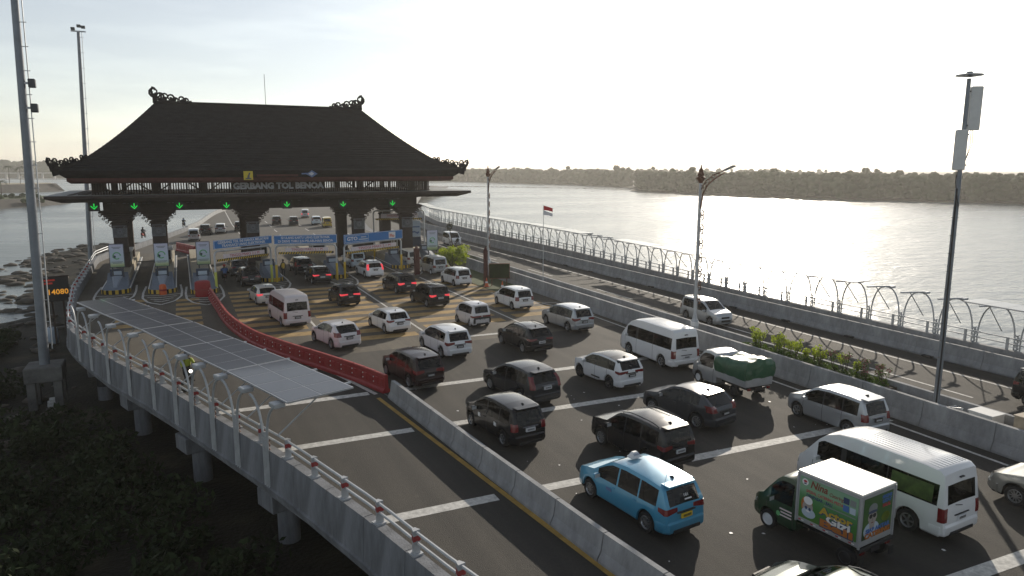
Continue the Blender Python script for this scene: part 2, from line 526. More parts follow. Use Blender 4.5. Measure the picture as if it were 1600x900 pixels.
SHORE = [(-40, -46), (20, -30), (60, -22), (84, -18.5), (92, -16), (100, -18.5), (112, -22), (124, -23), (138, -22.5), (150, -21), (158, -18.5), (164, -14), (169, -4), (173, 30), (180, 60)]
def ground_z(x, y):
    d = x - interp(SHORE, y)
    n = noise.noise((x * 0.09, y * 0.09, 3.1)) * 1.1 + noise.noise((x * 0.3, y * 0.3, 7.7)) * 0.35 + noise.noise((x * 0.9, y * 0.9, 1.7)) * 0.10
    base = 0.22 * (1 - math.exp(-max(d, 0) / 5.0)) + 0.05 * min(d, 0)
    if y > 165: base -= (y - 165) * 0.06
    wet = max(0.0, 1 - abs(d) / 16.0)
    rise = min(0.55, max(0, (75 - y) * 0.016)) if d > 0 else 0
    return SEA + base + rise + n * (0.12 + 0.16 * wet)
g = MB()
nx, ny = 106, 176
xs = [-60 + i * 1.0 for i in range(nx)]
ys = [-10 + j * 1.1 for j in range(ny)]
g.v = [(x, y, ground_z(x, y)) for y in ys for x in xs]
g.f = [(j * nx + i, j * nx + i + 1, (j + 1) * nx + i + 1, (j + 1) * nx + i) for j in range(ny - 1) for i in range(nx - 1)]
def mud_mat():
    m = bpy.data.materials.new('mud')
    m.use_nodes = True
    nt = m.node_tree
    b = nt.nodes['Principled BSDF']
    tc = nt.nodes.new('ShaderNodeTexCoord')
    n = nt.nodes.new('ShaderNodeTexNoise')
    n.inputs['Scale'].default_value = 0.35
    n.inputs['Detail'].default_value = 8
    nt.links.new(tc.outputs['Object'], n.inputs['Vector'])
    r = nt.nodes.new('ShaderNodeValToRGB')
    el = r.color_ramp.elements
    el[0].position = 0.35; el[0].color = (0.010, 0.009, 0.006, 1)
    el[1].position = 0.7; el[1].color = (0.052, 0.043, 0.027, 1)
    e = el.new(0.55); e.color = (0.022, 0.019, 0.012, 1)
    nt.links.new(n.outputs[0], r.inputs[0])
    nt.links.new(r.outputs[0], b.inputs['Base Color'])
    b.inputs['Roughness'].default_value = 0.8
    b.inputs['Specular IOR Level'].default_value = 0.2
    n2 = nt.nodes.new('ShaderNodeTexNoise')
    n2.inputs['Scale'].default_value = 5
    n2.inputs['Detail'].default_value = 6
    nt.links.new(tc.outputs['Object'], n2.inputs['Vector'])
    bp = nt.nodes.new('ShaderNodeBump')
    bp.inputs['Strength'].default_value = 0.8
    bp.inputs['Distance'].default_value = 0.15
    nt.links.new(n2.outputs[0], bp.inputs['Height'])
    nt.links.new(bp.outputs[0], b.inputs['Normal'])
    M['mud'] = m
mud_mat()
g.build('mud_flat', 'mud', smooth=60, kind='structure')

# ---- road deck
XL = [(-12, 13.0), (5, 8.3), (16.3, 5.2), (19.4, 4.5), (25.6, 2.7), (37.6, -1.6), (44.2, -4.3), (49.6, -6.1), (53.9, -7.35), (58.5, -7.9), (61.2, -8.1), (68.7, -8.8), (80, -9.1), (95.8, -9.6), (101, -8.8), (107, -6.8), (118.6, -4), (134, -0.5), (152, 2.9), (174, 5.5), (187, 7.3), (260, 22), (330, 45), (420, 85)]
XR = [(-12, 41.75), (43, 41.8), (79, 43.7), (114, 44.0), (130, 44.6), (150, 48.2), (210, 64), (300, 95), (420, 150)]
def strip(fl, fr, y0, y1, z, step=3.0, z2=None):
    b = MB()
    n = max(1, int((y1 - y0) / step))
    for i in range(n):
        a = y0 + (y1 - y0) * i / n; c = y0 + (y1 - y0) * (i + 1) / n
        if z2 is None:
            b.quad((fl(a), a, z), (fr(a), a, z), (fr(c), c, z), (fl(c), c, z))
        else:
            p = [(fl(a), a), (fr(a), a), (fr(c), c), (fl(c), c)]
            b.add([(x, y, z) for x, y in p] + [(x, y, z2) for x, y in p], [(0, 1, 2, 3), (7, 6, 5, 4), (1, 0, 4, 5), (3, 2, 6, 7), (2, 1, 5, 6), (0, 3, 7, 4)])
    return b
fl = lambda y: interp(XL, y) + 0.05
fr = lambda y: interp(XR, y) - 0.05
k0 = lambda c: (lambda y: c)
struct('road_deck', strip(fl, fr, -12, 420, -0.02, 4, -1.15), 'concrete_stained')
struct('motorcycle_lane', strip(lambda y: interp(XL, y) + .3, lambda y: interp([(-12, 11.6), (15.3, 10.6), (33.6, 8.6), (44, 5.2)], y), -12, 44, 0.0), 'asphalt')
struct('carriageway', strip(lambda y: interp([(-12, 11.6), (15.3, 10.6), (33.6, 8.6), (44, 5.2)], y), k0(28.3), -12, 42, 0.0), 'asphalt')
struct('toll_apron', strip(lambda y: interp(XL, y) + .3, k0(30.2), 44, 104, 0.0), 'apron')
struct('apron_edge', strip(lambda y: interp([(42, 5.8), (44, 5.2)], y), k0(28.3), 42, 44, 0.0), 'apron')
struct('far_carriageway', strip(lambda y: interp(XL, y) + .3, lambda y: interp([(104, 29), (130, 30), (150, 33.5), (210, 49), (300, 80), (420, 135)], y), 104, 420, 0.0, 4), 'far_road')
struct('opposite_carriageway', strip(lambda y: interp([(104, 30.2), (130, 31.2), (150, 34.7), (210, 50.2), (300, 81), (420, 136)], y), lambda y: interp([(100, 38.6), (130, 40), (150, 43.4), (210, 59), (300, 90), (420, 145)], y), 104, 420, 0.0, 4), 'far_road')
struct('opposite_carriageway', strip(k0(30.2), k0(39.4), -12, 104, 0.0), 'asphalt')
struct('motorcycle_lane', strip(lambda y: 39.7 if y < 80 else 39.4, lambda y: fr(y) - .2, -12, 150, 0.0), 'asphalt')

# ---- painted markings, sheets 4-8 mm above the road
def line(name, x0, y0, x1, y1, w, m, z=0.005):
    a = Vector((x0, y0, z)); b = Vector((x1, y1, z))
    d = (b - a).normalized(); r = Vector((d.y, -d.x, 0)) * w / 2
    return MB().quad(a - r, a + r, b + r, b - r).build(name, m, kind='structure')
lane_a = lambda y: interp([(5, 11.0), (15.3, 10.35), (33.6, 8.55)], y)
for y in (4.0, 11.3, 20.9, 28.2, 33.9):
    line('rumble_stripe', interp(XL, y) + .45, y, lane_a(y) - .75, y, 0.5, 'paint_white')
    line('rumble_stripe', lane_a(y) + .5, y - .05, 27.9, y - .25, 0.5, 'paint_white')
line('rumble_stripe', 16.2, 43.2, 19.4, 43.1, 0.4, 'paint_white', 0.009)
line('edge_line', 10.15, 14, 8.05, 33, 0.2, 'paint_yellow', 0.009)
line('edge_line', 11.0, 2, 10.15, 14, 0.2, 'paint_yellow', 0.009)
line('edge_line', 27.35, -10, 27.6, 46, 0.16, 'paint_white', 0.009)
line('edge_line', 37.5, -10, 37.5, 104, 0.16, 'paint_white')
for k in range(9):
    line('lane_dash', 34.25, 6.5 + 14.5 * k, 34.25, 12.5 + 14.5 * k - 5.0 + 4.8, 0.14, 'paint_white')
for x in (8.0, 14.45, 21.6):
    line('lane_line', x, 45.5, x, 69.5, 0.16, 'paint_white', 0.009)
line('lane_line', 7.0, 38.0, 8.1, 33.6, 0.22, 'paint_white', 0.009)
line('lane_line', 7.0, 38.0, 8.6, 34.6, 0.16, 'paint_white', 0.013)
for x0, x1, y0, n in ((8.6, 13.9, 45.5, 11), (15.0, 21.0, 47.2, 11), (22.2, 26.6, 48.0, 10), (3.3, 7.5, 48.5, 10), (-0.9, 0.9, 55.0, 6), (-4.9, -3.1, 56.0, 6)):
    for k in range(n):
        y = y0 + k * 2.1
        line('yellow_bar', x0, y, x1, y + random.uniform(-.05, .05), 1.15, 'paint_ochre')
for k in range(4):                     # hatch lines beside the right barrier
    line('hatch_line', 25.6, 46.5 + k * 1.8, 28.0, 45.9 + k * 1.8, 0.16, 'paint_white', 0.013)
line('lane_line', 24.6, 58.0, 27.6, 47.5, 0.16, 'paint_white', 0.013)
for x0, x1, y0, y1, x2, x3 in ((2.2, 4.5, 110, 130, 9.0, 9.4),):
    line('edge_line', 8.6, 104, 8.9, 150, 0.2, 'paint_white'); line('edge_line', 8.9, 150, 10.4, 205, 0.2, 'paint_white')
for x in (14.2, 19.6, 25.0):
    for k in range(5):
        line('lane_dash', x + k * .35, 108 + k * 11, x + k * .35 + .1, 113 + k * 11, 0.18, 'paint_white')

# ---- far shores: land sheets and mangrove forest (nobody could count the trees)
struct('far_shore', MB().add([(x, y, SEA + 0.5) for x, y in ((330, 30), (321, 150), (319, 192), (300, 225), (284, 252), (275, 300), (272, 335), (266, 395), (300, 440), (316, 474), (700, 600), (900, 300), (900, -200), (360, -100))], [tuple(range(14))]), 'mud')
struct('far_shore', MB().add([(x, y, SEA + 0.4) for x, y in ((316, 480), (317, 565), (300, 650), (287, 741), (214, 816), (60, 920), (-60, 1050), (100, 2500), (2500, 2500), (2500, 400), (720, 610))], [tuple(range(11))]), 'mud')
import numpy as np
rng = np.random.default_rng(11)
def ico(sub=1):
    t = (1 + 5 ** .5) / 2
    v = [(-1, t, 0), (1, t, 0), (-1, -t, 0), (1, -t, 0), (0, -1, t), (0, 1, t), (0, -1, -t), (0, 1, -t), (t, 0, -1), (t, 0, 1), (-t, 0, -1), (-t, 0, 1)]
    f = [(0, 11, 5), (0, 5, 1), (0, 1, 7), (0, 7, 10), (0, 10, 11), (1, 5, 9), (5, 11, 4), (11, 10, 2), (10, 7, 6), (7, 1, 8), (3, 9, 4), (3, 4, 2), (3, 2, 6), (3, 6, 8), (3, 8, 9), (4, 9, 5), (2, 4, 11), (6, 2, 10), (8, 6, 7), (9, 8, 1)]
    v = [Vector(p).normalized() for p in v]
    for _ in range(sub):
        c = {}; nf = []
        def mid(a, b):
            k = (min(a, b), max(a, b))
            if k not in c:
                v.append(((v[a] + v[b]) / 2).normalized()); c[k] = len(v) - 1
            return c[k]
        for a, b2, d in f:
            x, y, z = mid(a, b2), mid(b2, d), mid(d, a)
            nf += [(a, x, z), (b2, y, x), (d, z, y), (x, y, z)]
        f = nf
    return np.array([tuple(p) for p in v]), np.array(f)
ICO1, ICOF1 = ico(1)
def mesh_np(name, V, F, m, smooth=False):
    me = bpy.data.meshes.new(name)
    me.vertices.add(len(V)); me.vertices.foreach_set('co', V.astype(np.float32).ravel())
    k = F.shape[1]
    me.loops.add(F.size); me.loops.foreach_set('vertex_index', F.astype(np.int32).ravel())
    me.polygons.add(len(F)); me.polygons.foreach_set('loop_start', np.arange(0, F.size, k, dtype=np.int32))
    me.update(calc_edges=True)
    me.validate()
    if smooth: me.polygons.foreach_set('use_smooth', np.ones(len(F), dtype=bool))
    me.materials.append(M[m])
    return me
def forest(name, pts, hmin, hmax, r, blobs, label):
    Vs = []; Fs = []; o = 0
    for x, y in pts:
        h = rng.uniform(hmin, hmax)
        if rng.random() < 0.05: h *= rng.uniform(1.1, 1.3)
        for b in range(blobs):
            rr = r * rng.uniform(0.5, 1.0)
            c = np.array([x + rng.normal() * r * .55, y + rng.normal() * r * .55, SEA + max(rr * .7, h * (0.25 + .75 * (b + .6) / blobs) - rr * .7)])
            v = ICO1 * (rr * np.array([1, 1, .8])) * rng.uniform(0.72, 1.25, (len(ICO1), 1)) + c
            Vs.append(v); Fs.append(ICOF1 + o); o += len(v)
    me = mesh_np(name, np.concatenate(Vs), np.concatenate(Fs), 'leaf_far')
    return put(name, me, kind='stuff', label=label, category='forest')
def along(poly, n, depth, inward):
    P = Path(poly); out = []
    for i in range(n):
        p, d = P.at(rng.uniform(0, P.L))
        q = abs(rng.normal()) * depth
        out.append((p.x + inward[0] * q + d.x * rng.uniform(-3, 3), p.y + inward[1] * q + d.y * rng.uniform(-3, 3)))
    return out
near_pts = along([(340, 60), (331, 150), (328, 192), (309, 228), (293, 255), (284, 300), (281, 335), (276, 395), (306, 436), (322, 468)], 900, 14, (.94, .34))
near_pts += along([(420, 120), (380, 260), (370, 380), (420, 470)], 260, 30, (.94, .34))
forest('mangrove_forest', near_pts, 8.5, 13.6, 2.5, 6, 'nearer dense green mangrove forest along the water on the right')
far_pts = along([(322, 480), (325, 570), (306, 655), (292, 745), (216, 826), (62, 928), (-60, 1050)], 950, 22, (.6, .8))
far_pts += along([(700, 620), (420, 800), (230, 930), (60, 1060)], 300, 40, (.6, .8))
forest('mangrove_forest', far_pts, 10.5, 15.0, 4.0, 4, 'farther hazy mangrove forest across the wide bay')
# ---- left background: revetment banks, sandy strip, palms, bridge, hills
def bank(name, pts, h, top, wd, m, mt):
    b = MB(); t = MB()
    P = [Vector((x, y, 0)) for x, y in pts]
    for a, c in zip(P, P[1:]):
        d = (c - a).normalized(); n = Vector((-d.y, d.x, 0))
        b.quad(a + Vector((0, 0, SEA - .5)), c + Vector((0, 0, SEA - .5)), c + n * wd + Vector((0, 0, SEA + h)), a + n * wd + Vector((0, 0, SEA + h)))
        t.quad(a + n * wd + Vector((0, 0, SEA + h)), c + n * wd + Vector((0, 0, SEA + h)), c + n * (wd + top) + Vector((0, 0, SEA + h + .3)), a + n * (wd + top) + Vector((0, 0, SEA + h + .3)))
    struct(name, b, m); struct(name + '_top', t, mt)
bank('stone_revetment', [(-150, 268), (-62, 322), (-48, 345), (-42, 362), (-46, 372)], 3.2, 26, 5, 'revetment', 'grass')
bank('stone_revetment', [(-180, 470), (-100, 520), (-80, 540), (-68, 556), (-74, 590)], 5.0, 70, 7, 'revetment', 'sand')
rng = np.random.default_rng(31)
forest('distant_trees', [(rng.uniform(-420, -60), 1350 + rng.normal() * 40) for _ in range(260)], 16, 30, 9, 3, 'hazy wooded shore behind the far bridge at the left')
forest('bank_bushes', [(-52 - t * 90 + rng.normal() * 2, 338 - t * 46 + 10 + rng.normal() * 5) for t in rng.uniform(0, 1, 90)], 4.0, 5.6, 1.3, 4, 'low bushes on the grassy bank left of the gate')
hl = MB()
for i in range(60):
    x0 = -900 + i * 14; x1 = x0 + 14
    z0 = SEA + 25 + 14 * noise.noise((x0 * .006, 2, 0)) + 5 * noise.noise((x0 * .03, 5, 0)); z1 = SEA + 25 + 14 * noise.noise((x1 * .006, 2, 0)) + 5 * noise.noise((x1 * .03, 5, 0))
    hl.add([(x0, 1700, SEA - 1), (x1, 1700, SEA - 1), (x1, 1780, z1 * .7), (x0, 1780, z0 * .7), (x1, 1900, z1), (x0, 1900, z0), (x1, 2300, SEA), (x0, 2300, SEA)], [(0, 1, 2, 3), (3, 2, 4, 5), (5, 4, 6, 7)])
struct('far_hills', hl, 'far_hill')
br = thing('road_bridge', 'long low far bridge on many piers at the left horizon', 'bridge', (-300, 1180, SEA))
dk = MB().box(-30, 330, 0, 12, 7.2, 8.6)
dk.build('deck', 'concrete', br)
pm = MB().box(-.9, .9, 2, 10, -1, 7.2).mesh('pier', 'concrete')
for k in range(26): put('pier', pm, br, (-25 + k * 14, 0, 0))
def palm(x, y, z, h, nm='palm_tree', label='', group=None):
    t = thing(nm, label, 'palm', (x, y, z), 0, group)
    MB().tube([(0, 0, -.3), (h * .03, 0, h * .5), (h * .05, .05 * h, h)], [.22, .16, .12], 6).build('trunk', 'bark', t)
    c = MB()
    for k in range(13):
        a = k * 2.4; up = random.uniform(.1, .9)
        L = h * random.uniform(.30, .42); p0 = Vector((h * .05, .05 * h, h))
        pr_ = p0
        for s in range(1, 5):
            u = s / 4
            p = p0 + Vector((cos(a) * L * u, sin(a) * L * u, L * (up * u - 1.0 * u * u)))
            sd = Vector((-sin(a), cos(a), 0)) * L * .13 * (1.15 - u)
            dr = Vector((0, 0, -L * .07))
            c.add([pr_, p, p + sd + dr, pr_ + sd + dr, p - sd + dr, pr_ - sd + dr], [(0, 1, 2, 3), (1, 0, 5, 4)])
            pr_ = p
    c.build('crown', 'palm_leaf', t)
    return t
random.seed(21)
pp = [(-58 + random.uniform(-60, 10), 0) for _ in range(10)]
for k in range(9):
    x = -62 - k * 6.5 + random.uniform(-2, 2)
    palm(x, 332 + (x + 60) * .55 + 14 + random.uniform(-3, 3), SEA + 3.3, random.uniform(5, 8), label='small palm on the grassy bank left of the gate roof', group='palms on the near bank')
for k in range(12):
    x = -92 - k * 7 + random.uniform(-2, 2)
    palm(x, 552 + (x + 92) * .45 + random.uniform(-3, 3), SEA + 5.2, random.uniform(8, 13), label='distant palm on the sandy far bank at the left edge', group='palms on the sandy bank')

# ---- mangrove scrub, stones on the mud
def leaves(centers, n_each, r, leaf, zs=.8, seed=1):
    rg = np.random.default_rng(seed)
    C = np.repeat(np.array(centers, float), n_each, axis=0)
    R = np.repeat(np.array(r if hasattr(r, '__len__') else [r] * len(centers), float), n_each)
    d = rg.normal(size=C.shape); d /= np.linalg.norm(d, axis=1, keepdims=True)
    rad = R * rg.uniform(.35, 1.05, len(R)) ** .6 * rg.uniform(.75, 1.1, len(R))
    d[:, 2] *= zs
    P = C + d * rad[:, None]
    u = rg.normal(size=C.shape); u /= np.linalg.norm(u, axis=1, keepdims=True)
    w = np.cross(u, rg.normal(size=C.shape)); w /= np.linalg.norm(w, axis=1, keepdims=True)
    s = leaf * rg.uniform(.6, 1.4, len(R))[:, None]
    V = np.stack([P - u * s, P + w * s * .45, P + u * s, P - w * s * .45], 1).reshape(-1, 3)
    F = np.arange(len(V)).reshape(-1, 4)
    return V, F
cs = []; rs = []
for _ in range(1150):
    y = random.uniform(4, 74); x = interp(XL, y) - random.uniform(1.2, 26) ** 1.0
    if x < interp(SHORE, y) + 2: continue
    if noise.noise((x * .12, y * .12, 9.0)) < -0.42: continue
    if hypot(x + 8.3, y - 51) < 3.5 or (y > 56 and x > -14): continue
    k = random.uniform(.45, 1.35)
    cs.append((x, y, ground_z(x, y) + k * .6)); rs.append(k)
V, F = leaves(cs, 130, rs, .17, .75, 5)
put('mangrove_scrub', mesh_np('mangrove_scrub', V, F, 'leaf_dark'), kind='stuff', label='dark low mangrove scrub on the mud below the road', category='scrub')
Vs = []; Fs = []; o = 0
for _ in range(420):
    y = random.uniform(20, 168); x = interp(SHORE, y) + random.uniform(-3, 17)
    s = random.uniform(.15, .6) * (1 + (y > 90) * .5)
    v = ICO1 * (s * np.array([1.3, 1, .5])) * rng.uniform(.7, 1.25, (len(ICO1), 1)) + np.array([x, y, max(SEA - .1, ground_z(x, y)) + s * .1])
    Vs.append(v); Fs.append(ICOF1 + o); o += len(v)
put('shore_stones', mesh_np('shore_stones', np.concatenate(Vs), np.concatenate(Fs), 'rock'), kind='stuff', label='dark stones scattered on the muddy shore', category='stones')
# stakes of a low fish weir far out on the bay
wv = MB()
for k in range(150):
    t = k / 150
    x = lerp(150, 330, t) + random.uniform(-.6, .6); y = lerp(600, 300, t) + 60 * sin(t * 3)
    wv.box(x, x + 1.6, y, y + .5, SEA - .5, SEA + random.uniform(.15, .5))
wv.build('fish_weir', 'bark', kind='stuff', label='thin dark line of stakes across the bright bay', category='weir')
# ------------------------------------------------------------------ walls, barriers, parapets, piers
JERSEY = lambda h, b=.3, t=.1: [(-b, 0), (-b, .09), (-b * .55, h * .38), (-t, h), (t, h), (b * .55, h * .38), (b, .09), (b, 0)]
def wall_along(root, name, path, prof, seg, gap, m, z=0.0, jit=0.0, t0=0, t1=None):
    t = t0; t1 = t1 or path.L
    while t < t1 - .2:
        a, _ = path.at(t + gap); b, _ = path.at(min(t1, t + seg - gap))
        j = random.uniform(-jit, jit)
        a = a + Vector((0, 0, z)); b = b + Vector((0, 0, z))
        c = (a + b) / 2 + Vector((j, 0, 0))
        mb = MB().sweep(prof, a - c, b - c)
        mb.build(name, m, root, loc=c)
        t += seg
random.seed(3)
# left parapet, railing and piers
XLp = Path([(interp(XL, y), y) for y in [-6, 5, 16.3, 19.4, 25.6, 31, 37.6, 41, 44.2, 47, 49.6, 52, 53.9, 56, 58.5, 61.2, 65, 68.7, 74, 80, 88, 95.8, 101, 107, 112, 118.6, 126, 134, 143, 152, 163, 174, 187, 220, 260, 330]])
par = thing('parapet_wall', 'stained concrete parapet wall along the left edge of the elevated road', 'wall', (0, 0, 0))
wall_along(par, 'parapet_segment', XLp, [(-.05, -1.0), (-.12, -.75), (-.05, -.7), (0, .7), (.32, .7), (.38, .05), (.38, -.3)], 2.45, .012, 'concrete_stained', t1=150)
far_par = thing('parapet_wall', 'pale concrete parapet curving away beyond the toll gate on the left', 'wall', (0, 0, 0))
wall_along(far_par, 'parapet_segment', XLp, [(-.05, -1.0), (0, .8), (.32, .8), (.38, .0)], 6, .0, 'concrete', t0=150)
rail = thing('guard_rail', 'two-bar metal guard rail with red banded posts on the left parapet', 'railing', (0, 0, 0))
pm = MB().prism([(-.11, -.09), (.11, -.09), (.05, .09), (-.05, .09)], 0, .72).box(-.16, .16, -.16, .16, 0, .05).mesh('rail_post', 'galvanised')
rb = MB().prism([(-.115, -.095), (.115, -.095), (.055, .095), (-.055, .095)], .40, .56).mesh('red_band', 'red_paint')
t = 3.0
def off(p, d, k): return p + Vector((d.y, -d.x, 0)) * k
while t < 95:
    p, d = XLp.at(t)
    o = put('rail_post', pm, rail, off(p, d, .16) + Vector((0, 0, .7)), atan2(d.y, d.x) - pi / 2)
    put('red_band', rb, o)
    t += 2.12
for h in (.38, .66):
    pts = []
    t = 1.5
    while t < 120:
        p, d = XLp.at(t); pts.append(off(p, d, .16) + Vector((0, 0, .7 + h))); t += 1.5
    MB().tube(pts, .045, 6).build('rail_bar', 'galvanised', rail, smooth=50)
pier_m = MB().lathe([(.42, -3.6), (.42, 3.4)], 14).mesh('shaft', 'concrete_stained', 40)
for i, (x, y) in enumerate([(5.9, 19.8), (3.0, 27.4), (.1, 35.0), (-2.7, 42.9), (-5.2, 51.0), (-6.4, 58.6), (-7.3, 66.5), (-7.8, 75), (-8, 84), (-8.4, 93)]):
    p = thing('bridge_pier', 'round concrete pier under the left edge of the road', 'pier', (x, y, SEA), 0, 'piers under the left edge of the road')
    p['label'] = ['nearest pier under the road, at the bottom edge of the frame', 'round concrete pier below the near end of the solar canopy', 'round concrete pier below the middle of the solar canopy', 'round concrete pier below the far part of the canopy', 'stout pier with a dark band at the bend of the parapet', 'short pier just past the bend of the parapet'][i] if i < 6 else 'pier under the road beside the toll islands'
    put('shaft', pier_m, p)
    if i == 4: MB().lathe([(.44, 1.5), (.44, 2.4)], 14).build('dark_band', 'black', p)
    MB().box(-.35, 3.2, -.62, .62, 2.25, 3.02, .05).build('pier_cap', 'concrete_stained', p, loc=(-.52 if i < 5 else -.3, 0, 0), rz=.35 if i < 4 else .15)
for x in (14, 24, 34):
    for y in (27, 43, 58):
        p = thing('bridge_pier', 'pier standing in the shade under the middle of the road', 'pier', (x, y, SEA), 0, 'piers in the shade under the road')
        put('shaft', pier_m, p)

# the barrier between the motorcycle lane and the car lanes: loose blocks
PA = Path([(11.65, 4), (11.0, 10.5), (10.35, 15.3), (9.6, 23), (8.75, 33.0)])
t = 0.0; i = 0
while t < PA.L - .5:
    a, d = PA.at(t); b, _ = PA.at(min(PA.L, t + 2.38))
    c = (a + b) / 2
    o = MB().sweep(JERSEY(.84, .29, .085), a - c, b - c).build('concrete_barrier', 'concrete', loc=c)
    o['label'] = 'grey concrete barrier block in the row beside the yellow line'
    if t + 2.42 > PA.L - .5: o['label'] = 'last grey concrete barrier block, touching the first red plastic one'
    o['category'] = 'barrier'; o['group'] = 'concrete blocks beside the motorcycle lane'
    t += 2.42
mat('ridge_highlight', (0.42, 0.07, 0.06), 0.4)
# red plastic barriers in a curved row up to the third island
RP = Path(smooth_path([(8.62, 33.6), (7.85, 36.0), (6.5, 39.4), (4.95, 43.1), (3.55, 47.2), (2.55, 53.0), (2.1, 60), (1.75, 66.0)], 5))
rbm = MB()
prof = [(-.20, 0), (-.20, .14), (-.12, .22), (-.085, .78), (-.10, .82), (-.085, .9), (.085, .9), (.10, .82), (.085, .78), (.12, .22), (.20, .14), (.20, 0)]
rbm.sweep(prof, (0, -.50, 0), (0, .50, 0))
for s in (-1, 1):
    for y in (-.25, .25): rbm.box(s * .10 - .035, s * .10 + .035, y - .13, y + .13, .3, .7, .02)
red_me = rbm.mesh('shell', 'red_plastic')
cap_me = MB().box(-.06, .06, -.48, .48, .9, .925).mesh('top_ridge', 'ridge_highlight')  # paler red strip: highlight along the barrier tops, put into the colour
dot_me = MB().lathe([(.035, 0), (.035, .02)], 8).mesh('reflector', 'sign_white')
nb = int(RP.L / 1.03)
for i in range(nb):
    p, d = RP.at(i * 1.03 + .5)
    t = thing('plastic_barrier', 'red plastic water barrier in the long curved row', 'barrier', (p.x, p.y, 0.005), atan2(d.y, d.x) - pi / 2 + random.uniform(-.03, .03), 'red plastic barriers in a curved row')
    if i == 0: t['label'] = 'nearest red plastic barrier, butted against the concrete blocks'
    if i == nb - 1: t['label'] = 'farthest red plastic barrier, beside the red drum at the third island'
    put('shell', red_me, t); put('top_ridge', cap_me, t)
    for z in (.42, .66):
        o = put('reflector', dot_me, t, (-.13, .46, z)); o.rotation_euler = (0, -pi / 2, 0)
# median walls, the outer wall of the opposite carriageway
def long_wall(label, path, h, m, seg, t1=None, b=.3, tp=.1, z=0):
    r = thing('concrete_wall', label, 'wall', (0, 0, 0))
    wall_along(r, 'wall_segment', path, JERSEY(h, b, tp), seg, .012, m, z=z, jit=.012, t1=t1)
    return r
long_wall('grey concrete wall along the right side of the queueing cars', Path([(28.5, -8), (28.5, 64.5), (28.6, 74)]), 1.14, 'concrete', 3.05)
long_wall('low concrete kerb wall on the far side of the median gap', Path([(30.05, -8), (30.05, 104)]), 1.08, 'concrete', 3.05, b=.2)
long_wall('tall concrete wall on the far side of the opposite carriageway', Path([(39.8, -8), (39.8, 80), (39.5, 100), (40.3, 128), (43.6, 148)]), 1.0, 'concrete', 4.0)
XRp = Path([(interp(XR, y), y) for y in [-6, 10, 25, 43, 50, 57, 64, 71, 79, 90, 102, 114, 122, 130, 140, 150, 170, 190, 210, 250, 300]])
opar = thing('parapet_wall', 'outer concrete parapet beside the water on the right', 'wall', (0, 0, 0))
wall_along(opar, 'parapet_segment', XRp, [(-.3, 0), (-.25, .9), (.08, .9), (.1, -1.1), (-.2, -1.1)], 4, .01, 'concrete')
rail2 = thing('guard_rail', 'thin grey guard rail on the outer right parapet above the water', 'railing', (0, 0, 0))
pm2 = MB().box(-.05, .05, -.06, .06, 0, .72).mesh('rail_post', 'galvanised')
t = 6.0
while t < 150:
    p, d = XRp.at(t)
    put('rail_post', pm2, rail2, off(p, d, -.1) + Vector((0, 0, .9)))
    t += 2.4
for h in (.36, .68):
    MB().tube([off(*XRp.at(t), -.1) + Vector((0, 0, .9 + h)) for t in range(2, 156, 4)], .04, 5).build('rail_bar', 'galvanised', rail2)
medfill = MB().box(28.62, 29.9, -8, 64, .05, .5)
struct('median_fill', medfill, 'concrete_dark')
struct('grass_verge', MB().add([(25.2, 57.6, .03), (28.2, 57.2, .03), (28.2, 73, .12), (26.3, 73, .1), (25.0, 64, .06)], [(0, 1, 2, 3, 4)]), 'grass')
for k in range(13):      # litter and drain blocks at the foot of the outer wall
    MB().box(-.12, .12, -.3, .3, 0, .1, .02).build('scupper', 'black', opar, loc=(39.35, 16 + k * 5.5, 0.005))

# ------------------------------------------------------------------ solar canopies over the motorcycle lanes
def arc(p0, p1, n=8):
    """quarter-ellipse from a vertical leg top p0 up to p1"""
    out = []
    for i in range(n + 1):
        a = pi / 2 * i / n
        out.append((p0[0], lerp(p0[1], p1[1], 1 - cos(a)), lerp(p0[2], p1[2], sin(a))))
    return out
def canopy_frame(label, group, side, pitch, z0, h, reach):
    """local +X reaches over the lane, +Y along the wall; legs stand outside the wall"""
    t = thing('canopy_frame', label, 'canopy frame', (0, 0, 0), 0, group)
    leg = MB()
    leg.tube([(0, 0, z0), (0, 0, h * .52)], .055, 6)
    for s in (-1, 1):
        leg.tube([(0, s * .16, z0)] + [(q[0], s * (.16 + q[1]), q[2]) for q in arc((0, 0, h * .40), (0, pitch * .36, h - .12))], .05, 6)
    leg.box(-.04, .04, -.2, .2, h * .44, h * .44 + .07)
    leg.build('arch_legs', 'galvanised', t, smooth=50)
    MB().box(-.12, .30, -.22, .22, h - (.15 if side == 'l' else .09), h + .04, .03).build('bracket', 'galvanised', t, loc=(0, -pitch * .36, 0))
    MB().tube([(-.1, -pitch * .36, h), (reach, -pitch * .36, h + .12)], .055, 6).build('rafter', 'galvanised', t)
    MB().tube([(.05, -pitch * .36, h * .55), (reach * .62, -pitch * .36, h + .03)], .03, 5).build('strut', 'galvanised', t)
    lt = MB()
    for k in range(7):
        z = z0 + .45 + k * .2
        lt.tube([(.10, -.14, z), (.10, .14, z + .17)], .026, 4).tube([(.10, .14, z), (.10, -.14, z + .17)], .026, 4)
    lt.build('lattice', 'rust_lattice' if side == 'l' else 'galvanised', t)
    return t
